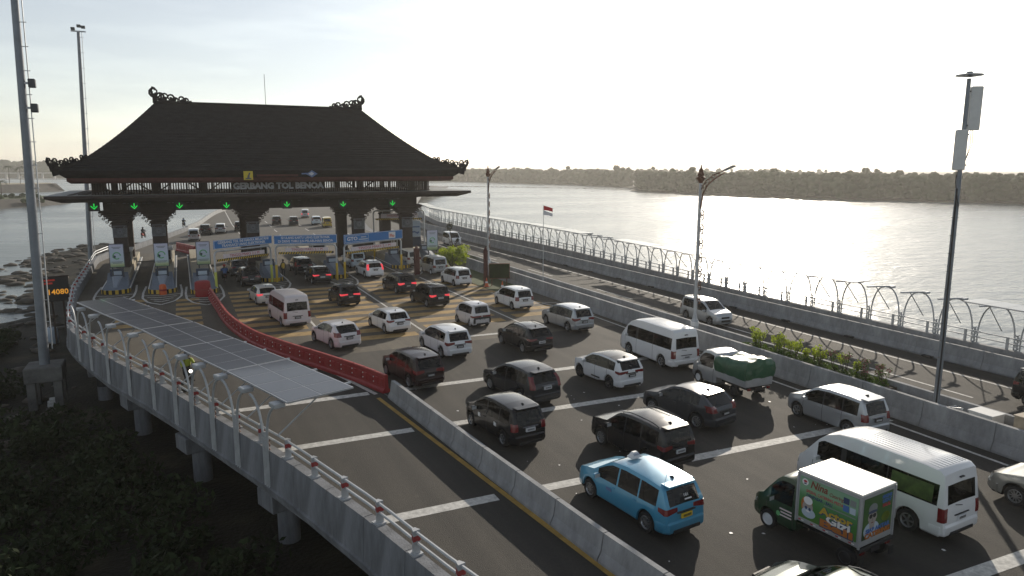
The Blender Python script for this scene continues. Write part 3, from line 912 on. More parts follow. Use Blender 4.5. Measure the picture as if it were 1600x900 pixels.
def solar_table(label, group, L, W, rows, cols, sag=0):
    t = thing('solar_table', label, 'solar panels', (0, 0, 0), 0, group)
    pw, pl = W / cols, L / rows
    cell = MB().box(-pw / 2 + .025, pw / 2 - .025, -pl / 2 + .025, pl / 2 - .025, 0, .035).mesh('solar_panel', 'solar_cell')
    for i in range(rows):
        for j in range(cols):
            put('solar_panel', cell, t, ((j + .5) * pw, (i + .5) * pl, .03))
    e = MB()
    for i in range(rows + 1): e.box(0, W, i * pl - .022, i * pl + .022, .0, .06)
    for j in range(cols + 1): e.box(j * pw - .03, j * pw + .03, 0, L, .002, .058)
    e.build('panel_frame', 'solar_edge', t)
    return t
# left canopy follows the bend of the parapet
tabs = [((2.95, 25.3), (1.25, 30.45)), ((1.22, 30.5), (-.55, 35.5)), ((-.58, 35.55), (-2.25, 40.4)), ((-2.28, 40.45), (-4.25, 45.4)), ((-4.28, 45.45), (-6.2, 50.5))]
TL = ['nearest solar panel table of the left canopy, pale with sky glare', 'second solar panel table of the left canopy from the near end', 'middle solar panel table of the left canopy', 'fourth solar panel table of the left canopy, darker', 'farthest and darkest solar panel table of the left canopy']
for (a, b), lb in zip(tabs, TL):
    dx, dy = b[0] - a[0], b[1] - a[1]
    L = hypot(dx, dy)
    s = solar_table(lb, 'solar panel tables over the left motorcycle lane', L - .04, 2.6, 4, 2)
    s.location = (a[0], a[1], 2.80)
    s.rotation_euler = (0, 0, -atan2(dx, dy))
fr_l = None
FP = [(2.35, 26.7), (1.5, 29.1), (.75, 31.3), (-.02, 33.4), (-.8, 35.3), (-1.9, 38.0), (-3.05, 41.0), (-4.1, 43.9), (-5.2, 47.2), (-6.15, 49.9)]
for i, (x, y) in enumerate(FP):
    if fr_l is None:
        fr_l = canopy_frame('galvanised arched frame holding the left solar canopy', 'frames of the left solar canopy', 'l', 2.6, -.75, 2.7, 3.1); o = fr_l
    else: o = copy_tree(fr_l)
    if i == 0: o['label'] = 'nearest arched frame at the open near end of the left canopy'
    else: o['label'] = 'galvanised arched frame along the left parapet holding the solar canopy'
    if i == 9: o['label'] = 'farthest arched frame of the left canopy at the bend'
    xx = interp(XL, y) - .06
    o.location = (xx, y, 0)
    o.rotation_euler = (0, 0, atan2(3.0, 8.0) - .02)
# right canopy along the water
fr_r = None
t = 8.0; i = 0
while t < 152:
    p, d = XRp.at(t)
    y = p.y
    if fr_r is None:
        fr_r = canopy_frame('slim arched frame of the long right canopy against the bright water', 'frames of the right solar canopy', 'r', 2.4, 0.0, 3.35, 2.3); o = fr_r
    else: o = copy_tree(fr_r)
    o.location = off(p, d, .12)
    o.rotation_euler = (0, 0, atan2(d.y, d.x) - pi / 2 + pi)
    t += 2.4; i += 1
t = 8.0; k = 0
while t < 148:
    n = 7.2 if k % 5 else 9.6
    if k not in (3, 8):
        p, d = XRp.at(t); q, _ = XRp.at(t + n - .3)
        L = (q - p).length
        s = solar_table('thin solar panel table on the long right canopy by the water', 'solar panel tables of the right canopy', L, 1.7, 6, 1)
        s.location = off(p, d, -1.7) + Vector((0, 0, 3.46))
        s.rotation_euler = (0, 0, atan2(d.y, d.x) - pi / 2)
    t += n; k += 1

# ------------------------------------------------------------------ masts, lamps, poles
def mast(label, base, top, r0, r1, z0, heads):
    t = thing('light_mast', label, 'light mast', base)
    v = Vector(top) - Vector(base)
    MB().tube([(0, 0, z0)] + [tuple(v * (k / 8)) for k in range(1, 9)], [r0] + [lerp(r0, r1, k / 8) for k in range(1, 9)], 12).build('shaft', 'steel_grey', t, smooth=40)
    ld = MB()
    for k in range(2, 52):
        p = v * (k / 52)
        if k % 3 == 0: ld.tube([p + Vector((lerp(r0, r1, k / 52) * .9, -.02, 0)), p + Vector((r0 + .22, -.12, 0))], .022, 4)
    ld.tube([Vector((r0 + .22, -.12, 1.0)), v + Vector((r0 + .05, -.12, 0))], .035, 5)
    ld.build('cable_ladder', 'galvanised', t)
    for h, sx in heads:
        p = v * h
        f = MB().box(.0, .36, -.18, .18, -.25, .25, .04).build('floodlight', 'steel_dark', t, loc=p + Vector((sx, -.1, 0)))
        MB().box(-.25, .02, -.05, .05, -.06, .06).build('bracket', 'galvanised', f)
    return t
mast('tall grey tapered mast at the left edge rising out of frame', (-8.3, 51.0, -1.0), (-7.75, 51.0, 22.4), .29, .19, -.1, ((.72, .35), (.66, .38)))
pd = thing('mast_pedestal', 'square concrete pedestal on four legs under the left mast', 'pedestal', (-8.3, 51.0, SEA))
MB().box(-1.0, 1.0, -1.0, 1.0, 2.3, 3.25, .06).build('cap_block', 'concrete_dark', pd)
lm = MB().box(-.22, .22, -.22, .22, -.8, 2.3).mesh('leg', 'concrete_dark')
for sx in (-.7, .7):
    for sy in (-.7, .7): put('leg', lm, pd, (sx, sy, 0))
for k in range(3):
    o = MB().box(-.28, .28, -.18, .18, 0, .16, .04).build('sandbag', 'cabinet_white', loc=(-7.95 + random.uniform(-.1, .1), 50.6, ground_z(-8, 50.6) + .02 + k * .19), rz=random.uniform(-.2, .2))
    o['label'] = ['lowest pale bag between the pedestal legs', 'middle pale bag between the pedestal legs', 'topmost pale bag between the pedestal legs'][k]; o['category'] = 'bag'; o['group'] = 'bags under the mast pedestal'
m2 = mast('second slender mast behind the left end of the gate roof', (-11.0, 105.0, SEA), (-9.86, 105.0, 27.3), .33, .17, -.6, ())
for sx, sz in ((-.55, 0), (.55, .25), (.1, .35)):
    f = MB().box(-.22, .22, -.2, .2, -.16, .16, .03).build('floodlight', 'steel_dark', m2, loc=(1.14 + sx, 0, 31.85 + sz))
MB().box(-.8, .8, -.06, .06, 31.5, 31.65).build('head_frame', 'galvanised', m2, loc=(1.14, 0, 0))

def spiral(c, r, turns, a0, hand, axis='YZ', th=.03, n=14, n_s=5):
    pts = []
    for i in range(n + 1):
        u = i / n
        a = a0 + hand * turns * 2 * pi * u
        q = r * (1 - .78 * u)
        if axis == 'YZ': pts.append((c[0], c[1] + q * cos(a), c[2] + q * sin(a)))
        else: pts.append((c[0] + q * cos(a), c[1], c[2] + q * sin(a)))
    return pts, [th * (1 - .5 * i / n) for i in range(n + 1)]
def street_lamp(label, y, z0, H):
    t = thing('street_lamp', label, 'street lamp', (29.3, y, z0), 0, 'ornate street lamps on the median')
    H -= z0
    MB().lathe([(.24, -.5), (.24, .45), (.16, .55), (.12, .9), (.10, H * .5), (.085, H - .9)], 10).build('pole', 'galvanised', t, smooth=40)
    MB().lathe([(.255, .12), (.255, .38)], 10).build('band', 'sign_white', t)
    MB().lathe([(.09, H - 1.15), (.20, H - 1.0), (.30, H - .80), (.16, H - .72), (.20, H - .58), (.13, H - .45), (.15, H - .36), (.05, H - .22), (.02, H)], 10).build('finial', 'rust_lattice', t, smooth=30)
    arm = MB()
    a0 = Vector((0, -.08, H - 2.1)); a1 = Vector((0, -2.15, H - .32))
    crv = [(0, -.1, H - 2.7), (0, -.25, H - 1.8), (0, -.65, H - 1.25), (0, -1.3, H - .85), (0, -2.15, H - .48)]
    arm.tube(crv, [.05, .05, .045, .04, .035], 6)
    arm.tube([(0, -.08, H - 1.5), (0, -.5, H - .98), (0, -1.2, H - .62), (0, -2.1, H - .36)], .03, 5)
    for k in range(6):
        u = k / 6
        p, r = spiral((0, -.18 - 1.75 * u, H - 1.45 + .95 * u ** .8), .17 - .07 * u, 1.2, 1.0, 1, th=.03, n=9)
        arm.tube(p, r, 4)
    arm.build('arm', 'rust_lattice', t)
    MB().box(-.12, .12, -.85, 0, -.05, .05, .03).build('lamp_head', 'steel_grey', t, loc=(0, -2.1, H - .36)).rotation_euler = (radians(-18), 0, 0)
    for k in range(12):
        z = H - 3.0 - k * .88
        if z < 1.5: break
        o = MB()
        p, r = spiral((0, -.27, z), .21, 1.1, pi / 2, 1, th=.045, n=8); o.tube(p, r, 4)
        p, r = spiral((0, -.27, z - .2), .21, 1.1, -pi / 2, -1, th=.045, n=8); o.tube(p, r, 4)
        o.build('scroll', 'rust_lattice', t)
    return t
street_lamp('ornate street lamp beside the silver car coming the other way', 35.8, .95, 11.2)
street_lamp('farther ornate street lamp behind the green bush and brown board', 69.7, .95, 11.2)
tp = thing('telecom_pole', 'tall dark pole with two panel antennas on the median at right', 'pole', (29.3, 19.5, .95))
MB().tube([(0, 0, -.5), (0, 0, 7), (0, 0, 13.6)], [.125, .105, .075], 10).build('shaft', 'steel_grey', tp, smooth=40)
MB().tube([(-.12, -.08, 0), (-.11, -.1, 2.5), (-.10, -.02, 9.2)], .035, 5).build('cable', 'black', tp)
MB().lathe([(.05, 0), (.50, .06), (.50, .10), (.12, .16), (.1, .22)], 12).build('top_disc', 'steel_grey', tp, loc=(0, 0, 13.65), smooth=30)
for x, z, L in ((.30, 11.55, 1.75), (-.28, 9.95, 1.62)):
    a = MB().box(-.22, .22, -.07, .07, 0, L, .03).build('panel_antenna', 'cabinet_white', tp, loc=(x * 1.15, -.14, z), rz=-.55)
    b = MB()
    for zz in (.2, L - .2): b.box(-abs(x), .0, -.03, .03, zz - .03, zz + .03) if x > 0 else b.box(0, abs(x), -.03, .03, zz - .03, zz + .03)
    b.build('clamp', 'steel_dark', a)
    MB().tube([(0, 0, 0), (.05 * (1 if x > 0 else -1), .02, -.5), (-x * .7, .08, -1.5)], .014, 4).tube([(-.07, 0, 0), (-.03, .02, -.55), (-x * .7, .08, -1.6)], .014, 4).build('cable', 'black', a)
for k in range(9):
    MB().box(-.2, .2, -.02, .02, -.012, .012).build('step', 'steel_dark', tp, loc=(0, 0, 2 + k * .75))
fp = thing('flag_pole', 'thin flag pole on the median with a red over white flag', 'flag pole', (29.3, 57.0, .9))
MB().tube([(0, 0, -.4), (0, 0, 6.85)], [.035, .02], 6).build('pole', 'galvanised', fp)
for m_, z0, z1 in (('flag_red', .5, 1.0), ('flag_white', 0, .5)):
    fb = MB(); n = 12
    for i in range(n + 1):
        u = i / n
        yy = .12 * sin(u * 5.5) * u
        fb.v += [(u * .78, yy - .15 * u, 5.95 + z0 * .84 - .16 * u * u), (u * .78, yy * 1.2 - .15 * u, 5.95 + z1 * .84 - .30 * u * (1 - z0 * .4))]
    fb.f = [(2 * i, 2 * i + 2, 2 * i + 3, 2 * i + 1) for i in range(n)]
    o = fb.build('flag_stripe', m_, fp, smooth=60)
    o.rotation_euler = (0, 0, -.2)
# median planting, cabinets
pl = thing('planter_bed', 'planted strip of low green shrubs on top of the median wall', 'planter', (29.28, 26.4, .5))
MB().box(-.56, .56, -4.6, 4.6, 0, .38, .02).build('soil', 'soil', pl)
V, F = leaves([(random.uniform(-.4, .4), random.uniform(-4.5, 4.5), .5) for _ in range(150)], 26, .24, .07, .7, 8)
o = put('ground_cover', mesh_np('ground_cover', V, F, 'leaf_green'), pl, kind='stuff')
random.seed(5)
for k in range(20):
    y = 30.6 - k * .45 + random.uniform(-.1, .1); pink = k > 9 and k % 2 == 0 or k > 15
    t = thing('shrub', 'thin pink flowering shrub in the median planter' if pink else 'thin green shrub in the median planter', 'plant', (29.3 + random.uniform(-.3, .3), y, .85), random.uniform(0, 6), 'shrubs in the median planter')
    h = random.uniform(.6, 1.15)
    s = MB()
    tips = []
    for b in range(4):
        a = random.uniform(0, 6.28); q = (cos(a) * .22 * h, sin(a) * .22 * h, h * random.uniform(.7, 1))
        s.tube([(0, 0, 0), (q[0] * .4, q[1] * .4, q[2] * .55), q], .014, 4); tips.append(q); tips.append((q[0] * .7, q[1] * .7, q[2] * .75))
    s.build('stem', 'bark', t)
    V, F = leaves(tips, 16 if pink else 30, .15, .055, 1, 30 + k)
    put('leaves', mesh_np('leaves', V, F, 'leaf_green' if pink else 'leaf_lime'), t)
    if pink:
        V, F = leaves([q for q in tips[::2]], 16, .13, .05, 1, 80 + k)
        put('flowers', mesh_np('flowers', V, F, 'flower_pink'), t)
def cabinet(label, x, y, sx, sy, sz, m, z=.52):
    t = thing('cabinet', label, 'cabinet', (x, y, z))
    MB().box(-sx / 2, sx / 2, -sy / 2, sy / 2, 0, sz, .02).build('case', m, t)
    MB().box(-sx / 2 - .04, sx / 2 + .04, -sy / 2 - .04, sy / 2 + .04, sz, sz + .05, .01).build('lid', m, t)
    MB().box(-sx / 2 - .012, -sx / 2, -sy / 2 + .06, sy / 2 - .06, .08, sz - .08).build('door', m, t)
cabinet('small white utility cabinet on the median', 29.3, 17.35, .8, .95, .62, 'cabinet_white')
cabinet('taller beige utility cabinet on the median at right', 29.3, 15.6, .75, .95, .95, 'cabinet_beige')
cabinet('low brown box on the median by the right frame edge', 29.3, 14.3, .7, .8, .55, 'cabinet_beige')
o = MB()
for k in range(5): o.tube([(random.uniform(-.4, .4), random.uniform(-.4, .4), random.uniform(0, .25)) for _ in range(5)], .03, 4)
o.build('pipe_heap', 'galvanised', loc=(29.3, 18.5, .78), label='tangle of grey pipes and cable on the median beside the white cabinet', category='pipes')
# bush, brown board, red post, cones, small tree with a mirror
bush = thing('bush', 'bright yellow-green bush at the end of the right wall', 'bush', (27.0, 74.8, 0))
s = MB()
for k in range(7):
    a = k * .9; s.tube([(0, 0, 0), (cos(a) * .6, sin(a) * .6, 1.0), (cos(a) * 1.1, sin(a) * 1.1, 1.9)], [.05, .04, .02], 5)
s.build('stem', 'bark', bush)
random.seed(12)
cc = [(random.gauss(0, .85), random.gauss(0, .7), random.uniform(.5, 2.1)) for _ in range(46)]
V, F = leaves(cc, 95, [random.uniform(.35, .7) for _ in cc], .10, .85, 4)
put('foliage', mesh_np('foliage', V, F, 'leaf_lime'), bush)
bd = thing('notice_board', 'brown notice board on two legs on the grass verge', 'sign', (26.7, 60.9, .05), radians(-20))
MB().box(-.95, .95, -.04, .04, .75, 2.05, .01).build('panel', 'leaf_dark', bd)
MB().box(-.98, .98, -.045, .05, 2.05, 2.13).box(-.98, .98, -.045, .05, .68, .75).box(-.99, -.93, -.046, .05, .75, 2.05).box(.93, .99, -.046, .05, .75, 2.05).build('frame', 'rust_lattice', bd)
lm = MB().box(-.04, .04, -.03, .03, -.05, .7).mesh('leg', 'rust_lattice')
for x in (-.7, .7): put('leg', lm, bd, (x, 0, 0))
rp = thing('marker_post', 'dark red marker post behind the brown notice board', 'post', (25.9, 62.3, .05))
MB().box(-.16, .16, -.16, .16, 0, 3.25, .02).build('shaft', 'wood_red', rp)
MB().lathe([(.18, 3.25), (.12, 3.4), (.06, 3.5), (.02, 3.62)], 8).build('finial', 'wood_red', rp)
rp2 = thing('marker_post', 'dark red marker post between the last lanes by the silver van', 'post', (21.9, 71.3, .0))
MB().box(-.26, .26, -.2, .2, 0, 2.75, .02).build('shaft', 'wood_red', rp2)
MB().lathe([(.2, 2.75), (.1, 2.95), (.02, 3.1)], 8).build('finial', 'wood_red', rp2)
for x, y, lb in ((25.45, 61.0, 'orange traffic cone on the verge, left one'), (25.9, 58.4, 'orange traffic cone by the white car, right one')):
    c = thing('traffic_cone', lb, 'cone', (x, y, .035), 0, 'traffic cones beside the verge')
    MB().lathe([(.20, .03), (.13, .35), (.04, .82), (.02, .85)], 10).build('cone', 'orange_plastic', c, smooth=40)
    MB().lathe([(.145, .36), (.105, .52)], 10).build('white_band', 'sign_white', c)
    MB().box(-.25, .25, -.25, .25, 0, .04).build('base', 'red_plastic', c)
ts = thing('small_tree', 'thin dark leaning tree with a round top behind the bush', 'tree', (29.2, 80.0, .0))
MB().tube([(0, 0, 0), (-.1, 0, 1.5), (-.35, .0, 2.9), (-.5, 0, 3.9)], [.09, .07, .05, .04], 6).tube([(-.1, 0, 1.4), (.5, .1, 2.5)], .035, 5).tube([(-.25, 0, 2.2), (-1.1, .1, 3.3)], .03, 5).build('trunk', 'bark', ts)
V, F = leaves([(-.5, 0, 4.2), (-.6, 0, 4.0), (-.4, .1, 4.4), (.5, .1, 2.5), (-1.1, .1, 3.3)], 90, [.42, .4, .35, .22, .22], .08, 1, 44)
put('crown', mesh_np('crown', V, F, 'leaf_dark'), ts)
# LED sign on the mud left of the parapet
ls = thing('led_sign', 'dark LED panel showing 14080 in amber on posts left of the road', 'sign', (-10.05, 70.3, SEA), radians(8))
MB().box(-.95, .95, -.12, .12, 4.05, 6.15, .03).build('cabinet', 'black', ls)
MB().box(-1.02, 1.02, -.16, .16, 6.15, 6.22).build('hood', 'wood_dark', ls)
text('14080', .62, 'led_amber', ls, (.12, -.135, 4.85), bold=.01, width=1.42)
for z_, w_2 in ((5.88, .78), (5.62, .6)): MB().box(-.8, -.8 + w_2, -.135, -.12, z_ - .07, z_ + .07).build('red_line', 'led_red', ls)
lm = MB().box(-.07, .07, -.07, .07, -.6, 4.05).mesh('leg', 'wood_dark')
for x in (-.35, .45): put('leg', lm, ls, (x, 0, 0))
tk = thing('water_tank', 'pale blue plastic tank beside the LED sign post', 'tank', (-10.9, 71.5, ground_z(-10.9, 71.5)))
MB().lathe([(.5, 0), (.52, .2), (.52, 1.2), (.42, 1.35), (.2, 1.42)], 12).build('shell', 'panel_ice', tk, smooth=40)
MB().lathe([(.18, 1.42), (.18, 1.5)], 10).build('lid', 'panel_navy', tk)
# ------------------------------------------------------------------ the toll gate
gate = thing('toll_gate', 'huge dark thatched toll gate with hipped curved roof across the road', 'toll gate', (0, 0, 0))
EX0, EX1, EY0, EY1, EZ = -9.9, 28.8, 76.4, 97.6, 10.75      # eave outline
RX0, RX1, RY, RZ = -1.75, 20.2, 87.0, 17.8                  # ridge
rf = MB(); NT = 15
for k in range(NT + 1):
    u = k / NT
    z = EZ + (RZ - EZ) * u ** 1.29
    x0 = lerp(EX0, RX0, u); x1 = lerp(EX1, RX1, u); y0 = lerp(EY0, RY - .12, u); y1 = lerp(EY1, RY + .12, u)
    nxs = 14
    rf.v += [(lerp(x0, x1, i / nxs), y0, z) for i in range(nxs + 1)]
    rf.v += [(lerp(x1, x0, i / nxs), y1, z) for i in range(nxs + 1)]
n = 30
for k in range(NT):
    for i in range(n):
        j = (i + 1) % n
        rf.f.append((k * n + i, k * n + j, (k + 1) * n + j, (k + 1) * n + i))
roof = rf.build('roof', 'thatch', gate, smooth=35)
# thatch courses, each a thin step that follows the slope
cr = MB()
for k in range(1, 26):
    u = k / 26
    z = EZ + (RZ - EZ) * u ** 1.29
    x0 = lerp(EX0, RX0, u) - .03; x1 = lerp(EX1, RX1, u) + .03; y0 = lerp(EY0, RY, u) - .035
    cr.box(x0, x1, y0, y0 + .10, z - .02, z + .045)
cr.build('thatch_course', 'thatch', roof)
# under-eave: thick thatch edge then a red fascia that slopes inwards
def frame_loft(mb, r):
    o = len(mb.v)
    for x0, x1, y0, y1, z in r: mb.v += [(x0, y0, z), (x1, y0, z), (x1, y1, z), (x0, y1, z)]
    for k in range(len(r) - 1):
        for i in range(4):
            j = (i + 1) % 4
            mb.f.append((o + k * 4 + i, o + k * 4 + j, o + k * 4 + 4 + j, o + k * 4 + 4 + i))
    return mb
e = frame_loft(MB(), [(-9.35, 28.2, 77.0, 97.0, 10.05), (-9.75, 28.6, 76.6, 97.4, 10.35), (EX0, EX1, EY0, EY1, EZ)])
e.build('eave_edge', 'thatch', gate)
e = frame_loft(MB(), [(-9.0, 27.9, 77.35, 96.65, 9.55), (-9.3, 28.15, 77.05, 96.95, 9.75), (-9.3, 28.15, 77.05, 96.95, 10.06)])
e.build('fascia', 'wood_red', gate)
MB().box(-9.0, 27.9, 77.35, 96.65, 9.54, 9.60).build('ceiling', 'wood_dark', gate)
MB().box(-1.9, 20.35, 86.72, 87.28, 17.72, 18.0, .06).build('ridge_cap', 'thatch', gate)
# gallery of slats
sl = MB().box(-.055, .055, -.045, .045, 8.42, 9.54).mesh('slat', 'wood_dark')
x = -7.6
while x < 26.2:
    put('slat', sl, gate, (x, 80.0, 0)); x += .236
bs = MB()
x = -7.6
while x < 26.2:
    bs.box(x - .06, x + .06, 93.95, 94.05, 8.42, 9.54); x += .94
for y in range(1, 30):
    bs.box(-7.7, -7.6, 80 + y * .472 - .05, 80 + y * .472 + .05, 8.42, 9.54); bs.box(26.2, 26.3, 80 + y * .472 - .05, 80 + y * .472 + .05, 8.42, 9.54)
bs.build('rear_slats', 'wood_dark', gate, kind='stuff')
rl = MB()
for z in (8.45, 8.78): rl.box(-7.7, 26.3, 79.88, 79.95, z, z + .07)
rl.build('slat_rail', 'wood_dark', gate)
pm = MB().box(-.26, .26, -.26, .26, 8.3, 9.54).mesh('gallery_post', 'stone_dark')
for x in (-5.7, -2.2, 2.4, 6.9, 12.6, 18.3, 24.2):
    for y in (80.4, 93.6): put('gallery_post', pm, gate, (x, y, 0))
for x in (-5.7, -2.2, 2.4, 6.9, 12.6, 18.3, 24.2):
    for s in (-1, 1): MB().tube([(x, 80.3, 8.4), (x + s * 1.5, 80.3, 9.5)], .07, 4).build('brace', 'wood_dark', gate)
# lower canopy slab with bevelled underside
sb = MB()
frame_loft(sb, [(-10.0, 29.0, 78.3, 96.6, 7.75), (-11.3, 30.5, 77.6, 97.4, 8.14), (-11.3, 30.5, 77.6, 97.4, 8.40)])
sb.f.append((3, 2, 1, 0))
sb.build('canopy_slab', 'stone_dark', gate)
MB().box(-11.28, 30.48, 77.62, 97.38, 8.39, 8.42).build('slab_top', 'slab_top', gate)
for x0, x1, y0, y1 in ((-9.6, -9.2, 79, 96), (-8.9, -8.1, 80.5, 95)):
    MB().box(x0, x1, y0, y1, 8.42, 8.47).build('gutter', 'wood_dark', gate)
MB().box(-6.9, 24.9, 80.6, 81.6, 6.74, 7.76).build('front_beam', 'stone_dark', gate)
MB().box(-6.9, 24.9, 91.4, 92.4, 6.74, 7.76).build('rear_beam', 'stone_dark', gate)
cb = MB().box(-.5, .5, 81.6, 91.4, 6.95, 7.76).mesh('cross_beam', 'stone_dark')
for x in (-5.7, -2.2, 6.9, 18.35, 24.0): put('cross_beam', cb, gate, (x, 0, 0))
dl = MB()
for k in range(70):
    if random.random() < .5: dl.box(-6.5 + k * .44, -6.5 + k * .44 + .3, 80.5, 80.6, 7.50, 7.54)
dl.build('beam_trim', 'stone_grey', gate)
# columns with corbelled capitals
col = MB().box(-.62, .62, -.62, .62, 0, 5.9, .05)
col.box(-.72, .72, -.72, .72, 0, .9, .04)
col_m = col.mesh('column', 'stone_dark')
cap = MB()
for i, (hw, z) in enumerate(((.72, 5.05), (.80, 5.45), (.95, 5.75), (1.12, 5.98), (1.32, 6.18), (1.52, 6.36), (1.72, 6.54))):
    z2 = ((5.2, 5.6, 5.96, 6.16, 6.34, 6.52, 6.735)[i])
    cap.box(-hw, hw, -.7 - i * .06, .7 + i * .06, z, z2, .03)
for s in (-1, 1):
    for k in range(4):
        p, r = spiral((s * (.78 + k * .28), -.72, 5.35 + k * .33), .17, 1.2, 1, s, 'XZ', .05, 9)
        cap.tube(p, r, 4)
cap_m = cap.mesh('capital', 'stone_dark')
pan = MB().box(-.64, .64, -.05, 0, 4.1, 5.28, .01)
pan_m = pan.mesh('carved_panel', 'stone_grey')
def rosette():
    b = MB()
    for k in range(8):
        a = k * pi / 4
        b.tube([(.10 * cos(a), -.07, 4.69 + .10 * sin(a)), (.22 * cos(a - .28), -.07, 4.69 + .22 * sin(a - .28)), (.36 * cos(a), -.07, 4.69 + .36 * sin(a)), (.22 * cos(a + .28), -.07, 4.69 + .22 * sin(a + .28)), (.10 * cos(a), -.07, 4.69 + .10 * sin(a))], .020, 4)
    for q in range(4):
        a = q * pi / 2 + pi / 4
        p, r = spiral((.62 * cos(a), -.07, 4.69 + .56 * sin(a)), .12, 1.1, a, 1, 'XZ', .022, 9)
        b.tube(p, r, 4)
    for z in (4.13, 5.25): b.box(-.6, .6, -.07, -.05, z - .015, z + .015)
    for x in (-.60, .60): b.box(x - .015, x + .015, -.069, -.05, 4.14, 5.24)
    return b
mat('carving', (0.24, 0.25, 0.27), .8)
ros_m = rosette().mesh('rosette', 'carving')
for x in (-5.7, -2.2, 6.9, 18.35, 24.0):
    for y in (82.2, 91.8):
        c = put('column', col_m, gate, (x, y, 0))
        put('capital', cap_m, c)
        if y < 85:
            o = put('carved_panel', pan_m, c, (0, -.625, 0))
            put('rosette', ros_m, c, (0, -.63, 0))
# crest ornaments: rows of curls, the last one raised
def crest(name, loc, rz, L, H, sl, tip=1.0, n=7):
    b = MB()
    b.tube([(0, L, 0), (0, 0, sl * L * 0 + .0), (0, -.15, .1)], [.06, .10, .08], 5)
    for k in range(n):
        u = k / (n - 1)
        y = L * (1 - u); r = lerp(.30, .50, u) * H
        zb = .10 + .12 * sin(k * 2.3) + .5 * H * u ** 2.2
        p, t = spiral((0, y, zb + r * .6), r, 1.35, -pi * .5, 1 if k % 2 else -1, 'YZ', .10 * H + .02, 14); b.tube(p, t, 6)
        p, t = spiral((.05, y + .25, zb + r * .15), r * .7, 1.2, pi * .2, -1, 'YZ', .08 * H + .02, 10); b.tube(p, t, 5)
        b.box(-.05, .05, y - .18, y + .18, -.1, zb + r * .3, .02)
    b.box(-.06, .06, -.05, L + .3, -.55, .12)
    b.tube([(0, .3, .2), (0, -.15, .45 * H + .2), (0, -.25, .95 * H + .2), (0, -.12, 1.35 * H + .15), (0, .08, 1.42 * H), (0, .12, 1.25 * H), (0, .0, 1.2 * H)], [.17, .15, .13, .11, .09, .08, .06], 6)
    o = b.build(name, 'thatch', gate, smooth=50)
    o.location = loc; o.rotation_euler = (0, 0, rz)
    return o
crest('ridge_crest', (-1.75, 87, 17.85), -pi / 2, 3.1, 1.05, 0)
crest('ridge_crest', (20.2, 87, 17.85), pi / 2, 3.1, 1.05, 0)
for x, y, sx, sy in ((EX0, EY0, 1, 1), (EX1, EY0, -1, 1), (EX0, EY1, 1, -1), (EX1, EY1, -1, -1)):
    d = Vector((RX0 - EX0, RY - EY0, 0)); d = Vector((abs(d.x) * sx, abs(d.y) * sy, 0)).normalized()
    o = crest('eave_crest', (x - d.x * .5, y - d.y * .5, EZ + .02), atan2(d.y, d.x) - pi / 2, 4.2, .72, 0, n=8)
    o.rotation_euler = (radians(14) if True else 0, 0, atan2(d.y, d.x) - pi / 2)
MB().tube([(9.5, 87, 17.9), (9.5, 87, 21.3)], .03, 5).build('antenna', 'steel_dark', gate)
MB().box(4.85, 14.4, 79.83, 79.87, 8.66, 9.52).build('name_board', 'wood_dark', gate)
# the name in letters on the gallery, emblem and logo above
text('GERBANG TOL BENOA', .86, 'letter_grey', gate, (9.62, 79.74, 9.10), width=9.2, depth=.06, bold=.045, name='name_letters')
em = MB().box(5.87, 6.74, 76.26, 76.34, 9.80, 10.66).build('emblem_board', 'emblem_yellow', gate)
MB().prism([(6.02, 0), (6.58, 0), (6.58, .10), (6.42, .14), (6.42, .34), (6.52, .62), (6.38, .66), (6.30, .44), (6.22, .34), (6.2, .14), (6.02, .1)], 0, .02).build('emblem_mark', 'stone_grey', em, loc=(0, 76.255, 9.87)).rotation_euler = (pi / 2, 0, 0)
lg = MB().prism([(-.75, .10), (-.1, .12), (.28, .38), (.85, .02), (.28, -.34), (-.08, -.12), (-.35, -.02), (-.75, -.04)], 0, .05).build('logo_board', 'emblem_blue', gate, loc=(12.2, 76.32, 10.36)); lg.rotation_euler = (pi / 2, 0, 0)
MB().prism([(-.1, .02), (.26, .22), (.5, .03), (.25, -.16)], .05, .07).build('logo_mark', 'letter_grey', lg)
MB().box(7.1, 11.1, 76.30, 76.36, 10.12, 10.34).build('red_strip', 'wood_red', gate)

# ---- lane signals under the beam
def signal(i, x, z):
    t = thing('lane_signal', '', 'lane signal', (x, 79.0, z), 0, 'green arrow signals over the toll lanes')
    MB().box(-.48, .48, 0, .16, -.46, .46, .03).build('housing', 'black', t)
    a = MB()
    a.box(-.055, .055, -.03, -.005, -.10, .33)
    for s in (-1, 1):
        a.add([(0, -.03, -.36), (0, -.005, -.36), (s * .34, -.005, -.03), (s * .34, -.03, -.03), (s * .34, -.03, .11), (s * .34, -.005, .11), (0, -.005, -.22), (0, -.03, -.22)], [(0, 3, 4, 7), (1, 6, 5, 2), (0, 1, 2, 3), (4, 5, 6, 7)])
    a.build('arrow', 'signal_green', t).scale = (.82, 1, .82)
    MB().box(-.05, .05, .05, .12, .46, .95).build('hanger', 'black', t)
    return t
SL = ['leftmost green arrow signal, beyond the first column', 'green arrow signal between the two left columns', 'green arrow signal right of the second column', 'green arrow signal left of the middle column', 'green arrow signal right of the middle column', 'green arrow signal by the right column', 'rightmost green arrow signal over the last lane']
for i, (x, z) in enumerate(zip((-7.5, -4.1, -.1, 4.26, 10.2, 16.1, 21.6), (7.35, 7.32, 7.29, 7.22, 7.2, 7.1, 7.1))):
    signal(i, x, z)['label'] = SL[i]

